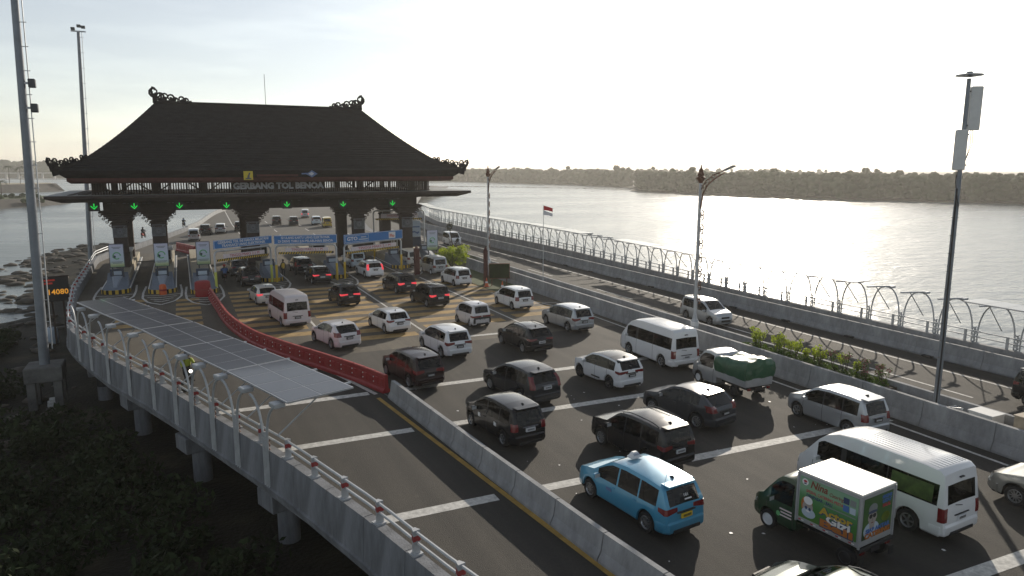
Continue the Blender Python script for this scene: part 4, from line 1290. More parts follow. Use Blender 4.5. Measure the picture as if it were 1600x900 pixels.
# ------------------------------------------------------------------ toll islands
def island(label, x, y0, y1, hw, rot=0.0):
    """nose at y0; raised kerbed island with a sloped grey nose cover"""
    t = thing('toll_island', label, 'toll island', (x, y0, 0), rot, 'toll islands between the lanes')
    L = y1 - y0
    nose = [(hw * cos(a), hw * .95 * (1 - sin(a))) for a in [pi * k / 10 for k in range(0, 11)]]
    poly = [(hw, L)] + [(-hw, L)] + [(-px, py) for px, py in nose]
    poly = [(-hw, L), (-hw, hw * .95)] + [(-hw * cos(pi * k / 10), hw * .95 * (1 - sin(pi * k / 10))) for k in range(1, 10)] + [(hw, hw * .95), (hw, L)]
    MB().prism(poly, 0, .34).build('kerb', 'island_grey', t)
    # striped nose kerb: separate painted blocks
    n = 14
    for k in range(n):
        a0, a1 = pi * k / n, pi * (k + 1) / n
        P = lambda a, r: (-(hw + r) * cos(a), hw * .95 - (hw * .95 + r) * sin(a))
        q = [P(a0, 0.004), P(a1, 0.004), P(a1, .05), P(a0, .05)]
        MB().prism(q, 0, .36).build('kerb_block', 'hazard_yellow' if k % 2 else 'black', t)
    for s in (-1, 1):
        MB().box(s * hw - .04, s * hw + .04, hw * .95, L, .30, .365).build('kerb_edge', 'sign_white', t)
    # sloped cover: low pointed nose rising to a chest-high back
    c = MB()
    c.add([(-hw * .9, 1.0, .34), (0, .25, .34), (hw * .9, 1.0, .34), (hw * .88, 4.6, .34), (-hw * .88, 4.6, .34),
           (-hw * .7, 1.3, .42), (0, .55, .46), (hw * .7, 1.3, .42), (hw * .74, 4.6, 1.35), (-hw * .74, 4.6, 1.35)],
          [(0, 1, 6, 5), (1, 2, 7, 6), (2, 3, 8, 7), (4, 0, 5, 9), (5, 6, 7, 8, 9), (3, 4, 9, 8)])
    c.build('nose_cover', 'island_grey', t)
    MB().add([(-.16, .75, .50), (.16, .75, .50), (.42, 3.3, 1.12), (-.42, 3.3, 1.12), (-.1, .75, .60), (.1, .75, .60), (.30, 3.3, 1.22), (-.30, 3.3, 1.22)], [(4, 5, 6, 7), (0, 1, 5, 4), (1, 2, 6, 5), (3, 0, 4, 7), (2, 3, 7, 6)]).build('ridge', 'island_pale', t)
    u = MB().box(-.55, .55, 0, .5, .3, 1.0, .03).build('screen_box', 'panel_navy', t, loc=(0, 3.6, .8))
    MB().box(-.38, .38, -.03, 0, .45, .80, .01).build('screen', 'panel_ice', u)
    MB().box(-hw * .8, hw * .8, 4.6, L - .4, .34, 1.05, .03).build('plinth', 'booth_wall', t)
    return t
def info_board(label, x, y, z0, w, h, rz=0.0, y_off=0):
    t = thing('info_board', label, 'info board', (x, y, z0), rz, 'tall pale info boards on the toll islands')
    MB().box(-w / 2, w / 2, 0, .12, 0, h, .015).build('case', 'panel_navy', t)
    MB().box(-w / 2 + .05, w / 2 - .05, -.012, 0, .05, h - .05).build('print', 'board_print', t)
    r = MB(); pts = [(.30 * cos(2 * pi * k / 14), -.02, h * .50 + .30 * sin(2 * pi * k / 14)) for k in range(13)]
    r.tube(pts, .045, 4); r.build('ring_mark', 'logo_green', t)
    MB().prism([(-.34, -.16), (-.14, -.26), (-.06, -.02), (-.3, .1)], 0, .02).build('mark', 'panel_navy', t, loc=(0, -.015, h * .5)).rotation_euler = (pi / 2, 0, 0)
    b = MB()
    for z, ww in ((.86, .6), (.81, .45), (.24, .75), (.19, .6)): b.box(-w * ww / 2, w * ww / 2, -.02, -.011, h * z - .025, h * z + .025)
    b.build('text_line', 'island_grey', t)
    lg = MB().box(-.05, .05, .02, .1, -1.2, 0).mesh('leg', 'steel_dark')
    for s in (-.35, .35): put('leg', lg, t, (s * w, 0, 0))
    return t
island('toll island with info board at the far left lane', -5.75, 71.0, 97, 1.12)
island('toll island with orange drum at its nose, second from left', -1.98, 69.6, 97, 1.12)
island('toll island ending at the red drum and red barriers', 1.42, 67.9, 97, 1.10)
island('toll island between the first two height gantries', 7.75, 72.6, 97, 1.0)
island('toll island between the second and third height gantries', 14.1, 72.2, 97, 1.0)
island('toll island right of the third height gantry', 21.9, 76.5, 97, 1.0)
island('rightmost toll island under the high gantry', 26.6, 79.5, 97, 1.0)
info_board('leftmost tall info board with green ring, first island', -5.62, 74.2, 1.98, 1.22, 2.16)
info_board('tall info board with green ring on the second island', -1.92, 73.0, 2.02, 1.22, 2.16)
info_board('tall info board with green ring on the third island', 1.62, 73.0, 1.98, 1.22, 2.2)
info_board('pale blue info board by the right wall near the bush', 26.25, 79.2, 1.5, 1.35, 2.4)
bd = thing('info_board', 'shield shaped blue and white board under the high gantry', 'info board', (25.7, 84.0, 0), 0, 'tall pale info boards on the toll islands')
MB().prism([(-.7, 2.75), (.62, 2.75), (.62, 4.65), (-.78, 4.65)], 0, .12).build('case', 'panel_ice', bd).rotation_euler = (pi / 2, 0, 0)
MB().prism([(-.5, 1.5), (.68, 1.5), (.64, 2.73), (-.66, 2.73)], 0, .12).build('lower_case', 'panel_navy', bd).rotation_euler = (pi / 2, 0, 0)
MB().prism([(-.5, .1), (-.1, .16), (.2, -.04), (.48, .1), (.4, .28), (.12, .2), (-.12, .34), (-.5, .3)], .12, .14).build('mark', 'emblem_blue', bd, loc=(0, 0, 3.1)).rotation_euler = (pi / 2, 0, 0)
MB().box(-.6, .5, -.14, -.12, 3.85, 4.0).build('text_line', 'emblem_blue', bd)
MB().box(-.06, .06, 0, .1, 0, 1.5).build('leg', 'steel_dark', bd)
# booths behind the island noses
def booth(label, x, y, w=1.5, d=2.6, h=2.5, z=.34):
    t = thing('toll_booth', label, 'booth', (x, y, z), 0, 'toll booths on the islands')
    MB().box(-w / 2, w / 2, 0, d, 0, 1.05, .02).build('wall', 'booth_wall', t)
    MB().box(-w / 2 + .05, w / 2 - .05, .05, d - .05, 1.05, 2.05).build('window', 'glass_dark', t)
    f = MB()
    for sx in (-1, 1):
        for yy in (.03, d / 2, d - .03): f.box(sx * (w / 2 - .045) - .04, sx * (w / 2 - .045) + .04, yy - .04, yy + .04, 1.05, 2.1)
    f.build('window_frame', 'cabinet_white', t)
    MB().box(-w / 2 - .15, w / 2 + .15, -.2, d + .2, 2.08, 2.28, .04).build('roof', 'sign_white', t)
    return t
for x, y, lb in ((-5.75, 83.8, 'booth behind the first left column'), (-1.98, 83.8, 'booth behind the second left column'), (7.75, 84.0, 'booth on the island behind the first blue sign'), (14.1, 83.6, 'booth on the island behind the second blue sign'), (20.6, 86.5, 'booth with cream walls left of the high gantry'), (24.4, 85.0, 'cream booth under the high gantry')):
    booth(lb, x, y)
d = thing('safety_drum', 'orange drum at the nose of the second island', 'drum', (-1.92, 69.2, 0))
MB().lathe([(.30, 0), (.31, .12), (.29, .3), (.30, .55), (.27, .85), (.15, .92)], 12).build('shell', 'orange_plastic', d, smooth=40)
MB().lathe([(.315, .34), (.315, .5)], 12).build('band', 'red_plastic', d)
d = thing('safety_drum', 'large dark red drum at the nose of the third island', 'drum', (1.25, 66.9, 0))
MB().lathe([(.62, 0), (.66, .15), (.62, .5), (.66, .8), (.62, 1.25), (.5, 1.33)], 14).build('shell', 'red_plastic', d, smooth=40)
MB().lathe([(.672, .52), (.672, .68)], 14).build('band', 'red_paint', d)
# hatch marks round the island noses
def nose_marks(x, y0, hw, n=4):
    for s in (-1, 1):
        pts = [(x, y0 - 5.6), (x + s * hw * .9, y0 - 4.2), (x + s * hw * 1.35, y0 - 1.8), (x + s * hw * 1.4, y0 + 1.2), (x + s * hw * 1.3, y0 + 5)]
        b = MB(); P = Path(pts)
        m_ = 16
        for k in range(m_):
            a, d = P.at(P.L * k / m_); c, _ = P.at(P.L * (k + 1) / m_)
            r = Vector((d.y, -d.x, 0)) * .09
            z = Vector((0, 0, .012))
            b.quad(a - r + z, a + r + z, c + r + z, c - r + z)
        b.build('nose_line', 'paint_white', kind='structure')
    for k in range(n):
        w = hw * (1.3 - .26 * k)
        for s in (-1, 1): line('chevron_line', x, y0 - 1.0 - k * 1.05, x + s * w, y0 - .5 - k * 1.05, .18, 'paint_white', .017)
nose_marks(-5.75, 71, 1.12); nose_marks(-1.98, 69.6, 1.12); nose_marks(1.42, 67.9, 1.1); nose_marks(7.75, 72.6, 1.0); nose_marks(14.1, 72.2, 1.0); nose_marks(21.9, 76.5, 1.0)

# ------------------------------------------------------------------ height gantries with signs
def gantry(label, a, b, H, lines, limit, post_m, sign=(4.45, 3.66), hz=None, gto=False, z_lim=(2.86, 3.22)):
    A = Vector((*a, 0)); B = Vector((*b, 0))
    d = B - A; W = d.length; rz = atan2(d.y, d.x)
    t = thing('height_gantry', label, 'gantry', (A.x, A.y, 0), rz, 'height limit gantries over the toll lanes')
    f = MB()
    for x in (0, W): f.tube([(x, 0, 1.5), (x, 0, H - .3), (x + (.12 if x == 0 else -.12), 0, H - .08), (x + (.3 if x == 0 else -.3), 0, H)], .09, 8)
    f.tube([(.3, 0, H), (W - .3, 0, H)], .085, 8)
    f.build('portal', 'galvanised', t, smooth=50)
    pb = MB().tube([(0, 0, 0), (0, 0, 1.7)], .115, 8).mesh('post_sleeve', post_m)
    put('post_sleeve', pb, t); put('post_sleeve', pb, t, (W, 0, 0))
    z0, z1 = z_lim
    lb = MB().box(.9, W - .75, -.05, .03, z0, z1, .01).build('limit_board', 'sign_pink', t)
    text(limit, .36, 'letter_red', t, (W / 2 + .1, -.06, (z0 + z1) / 2), width=(W - 1.65) * .72, depth=.006)
    n = int((W - .5) / .24)
    bar = MB().box(.25, W - .25, -.04, .04, z0 - .24, z0 - .04).build('warning_bar', 'black', t)
    st = MB().add([(0, -.045, z0 - .24), (.12, -.045, z0 - .24), (.22, -.045, z0 - .04), (.10, -.045, z0 - .04)], [(0, 1, 2, 3)]).mesh('stripe', 'hazard_yellow')
    for k in range(n): put('stripe', st, bar, (.28 + k * .24, 0, 0))
    ch = MB()
    for x in (1.1, W - 1.1): ch.tube([(x, 0, z1), (x, 0, H)], .02, 4)
    ch.build('hanger', 'galvanised', t)
    if sign:
        s1, s0 = sign
        bk = MB().box(-.1, W + .1, -.16, -.08, s0, s1, .01).build('sign_board', 'sign_blue', t)
        e = MB()
        for z in (s0 + .02, s1 - .05): e.box(-.09, W + .09, -.168, -.159, z, z + .03)
        for x in (-.09, W + .06): e.box(x, x + .03, -.1685, -.1595, s0 + .03, s1 - .03)
        e.build('sign_border', 'sign_white', bk)
        if not gto:
            hh = (s1 - s0)
            for i, (ln, w) in enumerate(lines):
                text(ln, .34, 'sign_white', bk, (W / 2, -.17, s1 - hh * (.3 + .4 * i)), width=W * w, depth=.004, bold=.006)
        else:
            zc = (s0 + s1) / 2
            text('GTO', .5, 'sign_white', bk, (.95, -.17, zc), width=1.35, bold=.012, depth=.004)
            for z in (zc - .33, zc + .31): MB().box(.05, 3.1, -.172, -.162, z, z + .025).build('sign_border', 'sign_white', bk)
            for x in (.05, 3.075): MB().box(x, x + .025, -.1715, -.1615, zc - .30, zc + .31).build('sign_border', 'sign_white', bk)
            MB().box(2.1, 2.8, -.17, -.16, zc + .05, zc + .16).box(1.8, 3.0, -.17, -.16, zc - .18, zc - .06).build('text_line', 'panel_ice', bk)
            MB().box(W - 1.9, W - .95, -.17, -.16, zc - .33, zc + .33).build('logo_plate', 'sign_white', bk)
            text('Flo', .46, 'orange_plastic', bk, (W - 1.45, -.178, zc - .06), width=.66, bold=.012, depth=.004)
    return t
gantry('first height gantry with a two-line blue sign and lime posts', (2.45, 69.3), (7.62, 72.6), 3.55, (('GERBANG TOL INI HANYA MELAYANI', .90), ('TRANSAKSI UANG ELEKTRONIK', .78)), 'TINGGI MAKS 2.1 M', 'post_lime', (4.55, 3.78))
gantry('second height gantry with a two-line blue sign and yellow posts', (8.05, 72.3), (13.65, 71.2), 3.55, (('ISI ULANG KARTU UANG ELEKTRONIK', .80), ('DI DRIVE THRU JLN PELABUHAN BENOA', .90)), 'TINGGI MAKS 2.1 M', 'post_yellow', (4.55, 3.70), z_lim=(2.95, 3.3))
gantry('third height gantry with the blue GTO sign', (14.55, 71.8), (21.45, 75.5), 3.4, (), 'TINGGI MAKS 2.1 M', 'post_yellow', (4.4, 3.45), gto=True, z_lim=(2.68, 3.08))
gantry('tall rear gantry with the 4.2 metre height limit', (20.9, 85.2), (26.9, 84.2), 5.9, (), 'TINGGI MAK 4.2 M', 'post_yellow', None, z_lim=(5.02, 5.55))
for x, y, lb in ((-3.9, 87.0, 'open barrier arm between the first two islands'), (5.0, 86, 'barrier arm on the island behind the first blue sign')):
    t = thing('barrier_gate', lb, 'barrier arm', (x + 1.1, y, .0))
    MB().box(-.18, .18, -.18, .18, 0, 1.1, .03).build('cabinet', 'steel_dark', t)
    MB().box(-1.9, .1, -.04, .04, .9, 1.0).build('arm', 'steel_dark', t)
# ------------------------------------------------------------------ vehicles
def hull(sp):
    """lofted car shell split into body, glass, door gaps and underside; x lateral, y forward"""
    L, W, gc = sp['L'], sp['W'] / 2, sp.get('gc', .20)
    prof, belt, wid = sp['top'], sp['belt'], sp['wid']
    RA = sp.get('wr', .31)
    R = RA + .075
    S = set()
    for tab in (prof, wid):
        for s, _ in tab: S.add(round(s, 4))
    for ax in sp['axles']:
        for k in range(9): S.add(round(ax - R * cos(pi * k / 8), 4))
    wins = sp['win']
    for a, b in wins: S.add(a); S.add(b)
    for s in sp.get('seams', ()): S.add(round(s - .010, 4)); S.add(round(s + .010, 4))
    for a, b in (sp['ws'], sp['rw']): S.add(a); S.add(b)
    st = sorted(S)
    st = [s for i, s in enumerate(st) if i == 0 or s - st[i - 1] > .002]
    wt_abs = sp.get('wtop', 9)
    Hm = max(z for _, z in prof)
    V = []
    NR = 10
    for s in st:
        zt = interp(prof, s)
        w = interp(wid, s) * W
        zb = gc
        for ax in sp['axles']:
            q = R * R - (s - ax) ** 2
            if q > 0: zb = max(zb, RA + sqrt(q) * .98)
        if s < -L / 2 + .12 or s > L / 2 - .12: zb = max(zb, gc + .08)
        bz = interp(belt, s)
        b = min(bz, zt - .05)
        f = max(0, min(1, (zt - b) / (Hm - .95)))
        tum = sp.get('tumble', .20) * W * 2 * f * .5
        wz = min(b + (zt - b) * .80, wt_abs) if zt - b > .2 else b + (zt - b) * .6
        wb = w * .965
        ft = (wz - b) / max(.05, (zt - b))
        zb = min(zb, b - .1)
        ring = [(0, zb), (w * .90, zb), (w * .985, zb + .03 + .05 * (zb < .3)), (w, lerp(zb, b, .42)), (w * .992, lerp(zb, b, .75)), (wb, b),
                (wb - tum * ft, wz), (wb - tum * .97 - .02 * f, b + (zt - b) * .955), (wb - tum - .10 - .06 * (1 - f), zt - .012), (0, zt + .012)]
        V.append([(x, s, z) for x, z in ring])
    def side_w(y, z):
        """half width of the shell at station y, height z"""
        i = min(range(len(st)), key=lambda k: abs(st[k] - y))
        rg = V[i]
        for k in range(2, 8):
            if rg[k][2] <= z <= rg[k + 1][2]:
                u = (z - rg[k][2]) / max(1e-6, rg[k + 1][2] - rg[k][2])
                return lerp(rg[k][0], rg[k + 1][0], u)
        return rg[4][0]
    groups = {}
    def put_face(key, q, flip):
        m = groups.setdefault(key, {'v': {}, 'f': []})
        ids = []
        for p in q:
            k = (round(p[0], 5), round(p[1], 5), round(p[2], 5))
            if k not in m['v']: m['v'][k] = len(m['v'])
            if m['v'][k] not in ids: ids.append(m['v'][k])
        if len(ids) > 2: m['f'].append(tuple(reversed(ids)) if flip else tuple(ids))
    for i in range(len(st) - 1):
        sm = (st[i] + st[i + 1]) / 2
        for j in range(NR - 1):
            for sd in (1, -1):
                key = 'body'
                if j == 0: key = 'under'
                elif j == 5:
                    hit = [n for n, (a, b) in enumerate(wins) if a < sm < b]
                    if hit: key = 'win%d%s' % (hit[0], 'r' if sd > 0 else 'l')
                    elif wins[0][0] < sm < wins[-1][1] and sp.get('black_pillars', True): key = 'pillar'
                elif j == 8:
                    if sp['ws'][0] < sm < sp['ws'][1]: key = 'ws'
                    elif sp['rw'][0] < sm < sp['rw'][1]: key = 'rw'
                    elif sp.get('black_roof') and sp['rw'][1] < sm < sp['ws'][0]: key = 'roof'
                elif j == 7 and sp.get('black_roof') and sp['rw'][1] < sm < sp['ws'][0]: key = 'roof'
                if 1 <= j <= 4 and any(abs(sm - s) < .0095 for s in sp.get('seams', ())): key = 'pillar'
                if j == 1 and sp.get('clad'): key = 'pillar'
                q = [V[i][j], V[i + 1][j], V[i + 1][j + 1], V[i][j + 1]]
                q = [(p[0] * sd, p[1], p[2]) for p in q]
                put_face(key, q, sd < 0)
    for end, flip in ((0, False), (-1, True)):
        rg = V[end]
        poly = [(x, y, z) for x, y, z in rg] + [(-x, y, z) for x, y, z in reversed(rg[1:-1])]
        put_face('body', poly, flip)
    out = {}
    for k, g_ in groups.items():
        b = MB(); b.v = list(g_['v'].keys()); b.f = g_['f']; out[k] = b
    return out, side_w
# wheels
def wheel_meshes(r, w, style, rim_m):
    ty = MB(); n = 20
    pr = [(r * .66, -w / 2), (r * .93, -w / 2), (r, -w * .32), (r, w * .32), (r * .93, w / 2), (r * .66, w / 2)]
    for q, x in pr:
        for k in range(n): ty.v.append((x, q * cos(2 * pi * k / n), q * sin(2 * pi * k / n)))
    for i in range(len(pr) - 1):
        for k in range(n):
            k2 = (k + 1) % n
            ty.f.append((i * n + k, (i + 1) * n + k, (i + 1) * n + k2, i * n + k2))
    rm = MB()
    for sd in (1,):
        x = w * .42
        o = len(rm.v)
        for q, xx in ((r * .69, x), (r * .62, x + .012), (r * .55, x - .03)):
            for k in range(n): rm.v.append((xx, q * cos(2 * pi * k / n), q * sin(2 * pi * k / n)))
        for i in range(2):
            for k in range(n):
                k2 = (k + 1) % n
                rm.f.append((o + i * n + k, o + (i + 1) * n + k, o + (i + 1) * n + k2, o + i * n + k2))
        if style == 'steel':
            c = len(rm.v); rm.v.append((x + .02, 0, 0))
            for k in range(n): rm.f.append((o + 2 * n + k, c, o + 2 * n + (k + 1) % n))
        else:
            ns = 5 if style == 'five' else 10
            for k in range(ns):
                a = 2 * pi * k / ns; hw = .13 if ns == 5 else .065
                c0 = [(r * .10, a - .6), (r * .60, a - hw), (r * .60, a + hw), (r * .10, a + .6)]
                rm.add([(x + .004 if i in (0, 3) else x - .008, q * cos(t), q * sin(t)) for i, (q, t) in enumerate(c0)] + [(x - .04, q * cos(t), q * sin(t)) for q, t in c0],
                       [(0, 1, 2, 3), (0, 4, 5, 1), (3, 2, 6, 7)])
            rm.lathe([(.01, 0)], 3) if False else None
            c = len(rm.v)
            for k in range(8): rm.v.append((x + .006, r * .16 * cos(2 * pi * k / 8), r * .16 * sin(2 * pi * k / 8)))
            rm.f.append(tuple(c + k for k in range(8)))
    bk = MB()
    for k in range(n): bk.v.append((w * .2, r * .64 * cos(2 * pi * k / n), r * .64 * sin(2 * pi * k / n)))
    bk.f.append(tuple(range(n)))
    return ty.mesh('wheel', 'tyre', 40), rm.mesh('rim', rim_m, 30), bk.mesh('brake_plate', 'trim')
SPECS = {}
base_wid = lambda L: [(-L / 2, .86), (-L / 2 + .10, .93), (-L / 2 + .45, .985), (-L / 2 + .9, 1.0), (L / 2 - 1.0, 1.0), (L / 2 - .5, .965), (L / 2 - .2, .88), (L / 2 - .06, .76), (L / 2, .66)]
def spec(name, **k):
    k.setdefault('wid', base_wid(k['L']))
    SPECS[name] = k
spec('mpv', L=4.45, W=1.75, gc=.2, wr=.325, axles=(-1.38, 1.37),
     top=[(-2.225, .52), (-2.21, .72), (-2.17, 1.03), (-1.93, 1.50), (-1.80, 1.62), (-1.2, 1.675), (-.3, 1.69), (.35, 1.63), (.62, 1.50), (1.22, 1.10), (1.6, 1.03), (1.95, .93), (2.14, .76), (2.225, .5)],
     belt=[(-2.2, 1.02), (-.5, .97), (1.3, .93), (2.2, .8)], ws=(.42, 1.2), rw=(-2.15, -1.93), win=[(-1.78, -1.02), (-.96, -.04), (.03, .98)], seams=(-1.0, 0.0, 1.05), tail=('wide', .84, 1.02, .42), wheel='ten', rails=False)
spec('avanza', L=4.19, W=1.66, gc=.2, wr=.31, axles=(-1.29, 1.365),
     top=[(-2.095, .50), (-2.085, .70), (-2.06, 1.02), (-1.86, 1.52), (-1.75, 1.64), (-1.1, 1.685), (-.2, 1.69), (.38, 1.63), (.6, 1.53), (1.18, 1.10), (1.5, 1.02), (1.85, .93), (2.03, .74), (2.095, .48)],
     belt=[(-2.1, 1.0), (-.5, .97), (1.2, .93), (2.1, .8)], ws=(.45, 1.16), rw=(-2.05, -1.86), win=[(-1.7, -1.0), (-.94, -.04), (.03, .95)], seams=(-.98, 0.0, 1.02), tail=('tall', .80, 1.10, .16), wheel='five', tumble=.17)
spec('suv', L=4.43, W=1.74, gc=.24, wr=.35, axles=(-1.35, 1.335), clad=True,
     top=[(-2.215, .58), (-2.205, .80), (-2.17, 1.10), (-2.0, 1.56), (-1.88, 1.67), (-1.2, 1.725), (-.3, 1.74), (.28, 1.68), (.5, 1.57), (1.02, 1.16), (1.5, 1.10), (1.95, 1.02), (2.15, .82), (2.215, .55)],
     belt=[(-2.2, 1.09), (-.5, 1.04), (1.1, 1.0), (2.2, .9)], ws=(.36, 1.0), rw=(-2.16, -2.0), win=[(-1.85, -1.0), (-.94, -.1), (-.03, .82)], seams=(-.98, -.06, .9), tail=('wide', .92, 1.08, .36), wheel='ten', rails=True, tumble=.18)
spec('crv', L=4.55, W=1.82, gc=.2, wr=.34, axles=(-1.31, 1.31), clad=True,
     top=[(-2.275, .56), (-2.26, .80), (-2.2, 1.06), (-1.90, 1.50), (-1.74, 1.60), (-1.1, 1.665), (-.3, 1.68), (.25, 1.62), (.5, 1.50), (1.1, 1.09), (1.55, 1.0), (1.98, .90), (2.2, .74), (2.275, .5)],
     belt=[(-2.2, 1.05), (-.5, 1.0), (1.1, .95), (2.2, .8)], ws=(.34, 1.08), rw=(-2.17, -1.90), win=[(-1.72, -1.05), (-.99, -.1), (-.03, .85)], seams=(-1.02, -.06, .94), tail=('tall', .86, 1.42, .15), wheel='ten', rails=False)
spec('hatchsuv', L=4.3, W=1.77, gc=.21, wr=.34, axles=(-1.28, 1.33), clad=True,
     top=[(-2.15, .56), (-2.14, .82), (-2.08, 1.06), (-1.72, 1.46), (-1.58, 1.54), (-1.0, 1.60), (-.3, 1.62), (.2, 1.57), (.5, 1.45), (1.12, 1.06), (1.5, .99), (1.88, .88), (2.08, .72), (2.15, .5)],
     belt=[(-2.15, 1.05), (-.5, .99), (1.1, .94), (2.1, .8)], ws=(.32, 1.1), rw=(-2.05, -1.72), win=[(-1.55, -1.08), (-1.02, -.12), (-.05, .88)], seams=(-1.05, -.08, .97), tail=('wide', .86, .99, .45), wheel='ten', rails=True)
spec('juke', L=4.13, W=1.77, gc=.2, wr=.34, axles=(-1.22, 1.31),
     top=[(-2.065, .56), (-2.05, .78), (-1.98, 1.04), (-1.45, 1.45), (-1.3, 1.51), (-.8, 1.56), (-.2, 1.57), (.2, 1.52), (.45, 1.42), (1.05, 1.05), (1.4, 1.0), (1.8, .90), (2.0, .74), (2.065, .5)],
     belt=[(-2.1, 1.05), (-.9, 1.06), (.2, .97), (1.1, .94), (2.1, .85)], ws=(.28, 1.03), rw=(-1.95, -1.45), win=[(-1.30, -1.0), (-.95, -.18), (-.1, .85)], seams=(-.97, -.14, .92), tail=('round', .86, 1.12, .22), wheel='ten',
     wid=[(-2.065, .82), (-1.95, .90), (-1.6, .98), (-1.2, 1.02), (-.7, .96), (.6, .96), (1.2, 1.02), (1.6, .98), (1.9, .86), (2.01, .74), (2.065, .64)], tumble=.24)
spec('raize', L=4.03, W=1.71, gc=.21, wr=.335, axles=(-1.22, 1.305), black_roof=True,
     top=[(-2.015, .55), (-2.0, .78), (-1.97, 1.06), (-1.72, 1.45), (-1.6, 1.54), (-1.0, 1.61), (-.2, 1.63), (.3, 1.57), (.52, 1.46), (1.05, 1.08), (1.4, 1.03), (1.8, .95), (1.96, .78), (2.015, .5)],
     belt=[(-2.0, 1.05), (-.5, 1.0), (1.1, .96), (2.0, .85)], ws=(.36, 1.03), rw=(-1.95, -1.72), win=[(-1.58, -1.06), (-1.0, -.1), (-.03, .85)], seams=(-1.03, -.06, .93), tail=('wide', .90, 1.04, .5), wheel='ten', rim='rim_dark')
spec('hatch', L=3.98, W=1.71, gc=.17, wr=.305, axles=(-1.2, 1.35),
     top=[(-1.99, .52), (-1.975, .74), (-1.92, .98), (-1.56, 1.36), (-1.42, 1.43), (-.9, 1.485), (-.2, 1.495), (.25, 1.44), (.5, 1.33), (1.15, .97), (1.5, .90), (1.8, .81), (1.94, .66), (1.99, .46)],
     belt=[(-2.0, .98), (-.5, .92), (1.1, .87), (2.0, .75)], ws=(.33, 1.13), rw=(-1.9, -1.56), win=[(-1.42, -1.02), (-.96, -.1), (-.03, .92)], seams=(-.99, -.06, 1.0), tail=('wide', .80, .96, .34), wheel='ten')
spec('ev', L=2.97, W=1.505, gc=.16, wr=.265, axles=(-1.02, .99), black_pillars=True,
     top=[(-1.485, .50), (-1.48, .74), (-1.45, .98), (-1.30, 1.44), (-1.2, 1.55), (-.7, 1.61), (0, 1.63), (.4, 1.58), (.65, 1.46), (1.2, 1.0), (1.36, .90), (1.45, .72), (1.485, .46)],
     belt=[(-1.5, .97), (1.3, .92)], ws=(.48, 1.17), rw=(-1.44, -1.30), win=[(-1.2, -.42), (-.35, .72)], seams=(-.39, .86), tail=('wide', .70, .84, .62), wheel='ten', tumble=.17,
     wid=[(-1.485, .88), (-1.4, .94), (-1.1, 1.0), (.9, 1.0), (1.2, .93), (1.4, .82), (1.485, .72)], band=True)
spec('hiace', L=5.38, W=1.88, gc=.2, wr=.34, axles=(-1.62, 1.49), wtop=1.80, black_pillars=True,
     top=[(-2.69, .55), (-2.685, .9), (-2.665, 1.17), (-2.60, 1.80), (-2.54, 2.12), (-2.40, 2.24), (-1.8, 2.275), (.4, 2.28), (1.0, 2.22), (1.45, 2.05), (1.72, 1.82), (2.28, 1.14), (2.5, .98), (2.63, .78), (2.69, .5)],
     belt=[(-2.7, 1.16), (2.7, 1.10)], ws=(1.62, 2.22), rw=(-2.66, -2.60), win=[(-2.45, -.86), (-.82, .62), (.82, 1.72)], seams=(-.84, .72, 1.86), tail=('tall', .70, 1.12, .15), wheel='five', tumble=.14, ribs=9,
     wid=[(-2.69, .95), (-2.6, .975), (-2.3, 1.0), (1.7, 1.0), (2.2, .96), (2.5, .86), (2.64, .76), (2.69, .68)])
spec('minivan', L=4.17, W=1.67, gc=.2, wr=.30, axles=(-1.3, 1.35),
     top=[(-2.085, .52), (-2.075, .8), (-2.05, 1.08), (-1.95, 1.62), (-1.86, 1.78), (-1.5, 1.86), (0, 1.89), (.55, 1.84), (.85, 1.70), (1.5, 1.12), (1.75, 1.02), (1.98, .88), (2.085, .5)],
     belt=[(-2.1, 1.06), (2.1, 1.0)], ws=(.66, 1.48), rw=(-2.045, -1.95), win=[(-1.85, -1.0), (-.94, .12), (.2, 1.15)], seams=(-.97, .16, 1.25), tail=('tall', .78, 1.04, .16), wheel='steel', tumble=.14, ribs=0)
spec('cab_short', L=1.66, W=1.62, gc=.24, wr=.29, axles=(.16,),
     top=[(-.83, 1.72), (-.7, 1.82), (-.5, 1.86), (-.24, 1.84), (-.07, 1.72), (.41, 1.08), (.63, .98), (.77, .84), (.83, .55)],
     belt=[(-1.1, 1.02), (1.1, .98)], ws=(-.21, .39), rw=(-.829, -.8285), win=[(-.66, .11)], seams=(-.72, .23), tail=None, wheel='steel', tumble=.14,
     wid=[(-.83, .97), (-.6, 1.0), (.21, 1.0), (.56, .93), (.75, .82), (.83, .72)])
spec('cab', L=2.05, W=1.67, gc=.24, wr=.29, axles=(.35,),
     top=[(-1.025, 1.66), (-.9, 1.80), (-.4, 1.88), (-.05, 1.84), (.12, 1.72), (.60, 1.08), (.82, .98), (.96, .84), (1.025, .55)],
     belt=[(-1.1, 1.02), (1.1, .98)], ws=(-.02, .58), rw=(-1.024, -1.0235), win=[(-.74, .30)], seams=(-.80, .42), tail=None, wheel='steel', tumble=.14,
     wid=[(-1.025, .97), (-.8, 1.0), (.4, 1.0), (.75, .93), (.94, .82), (1.025, .72)])

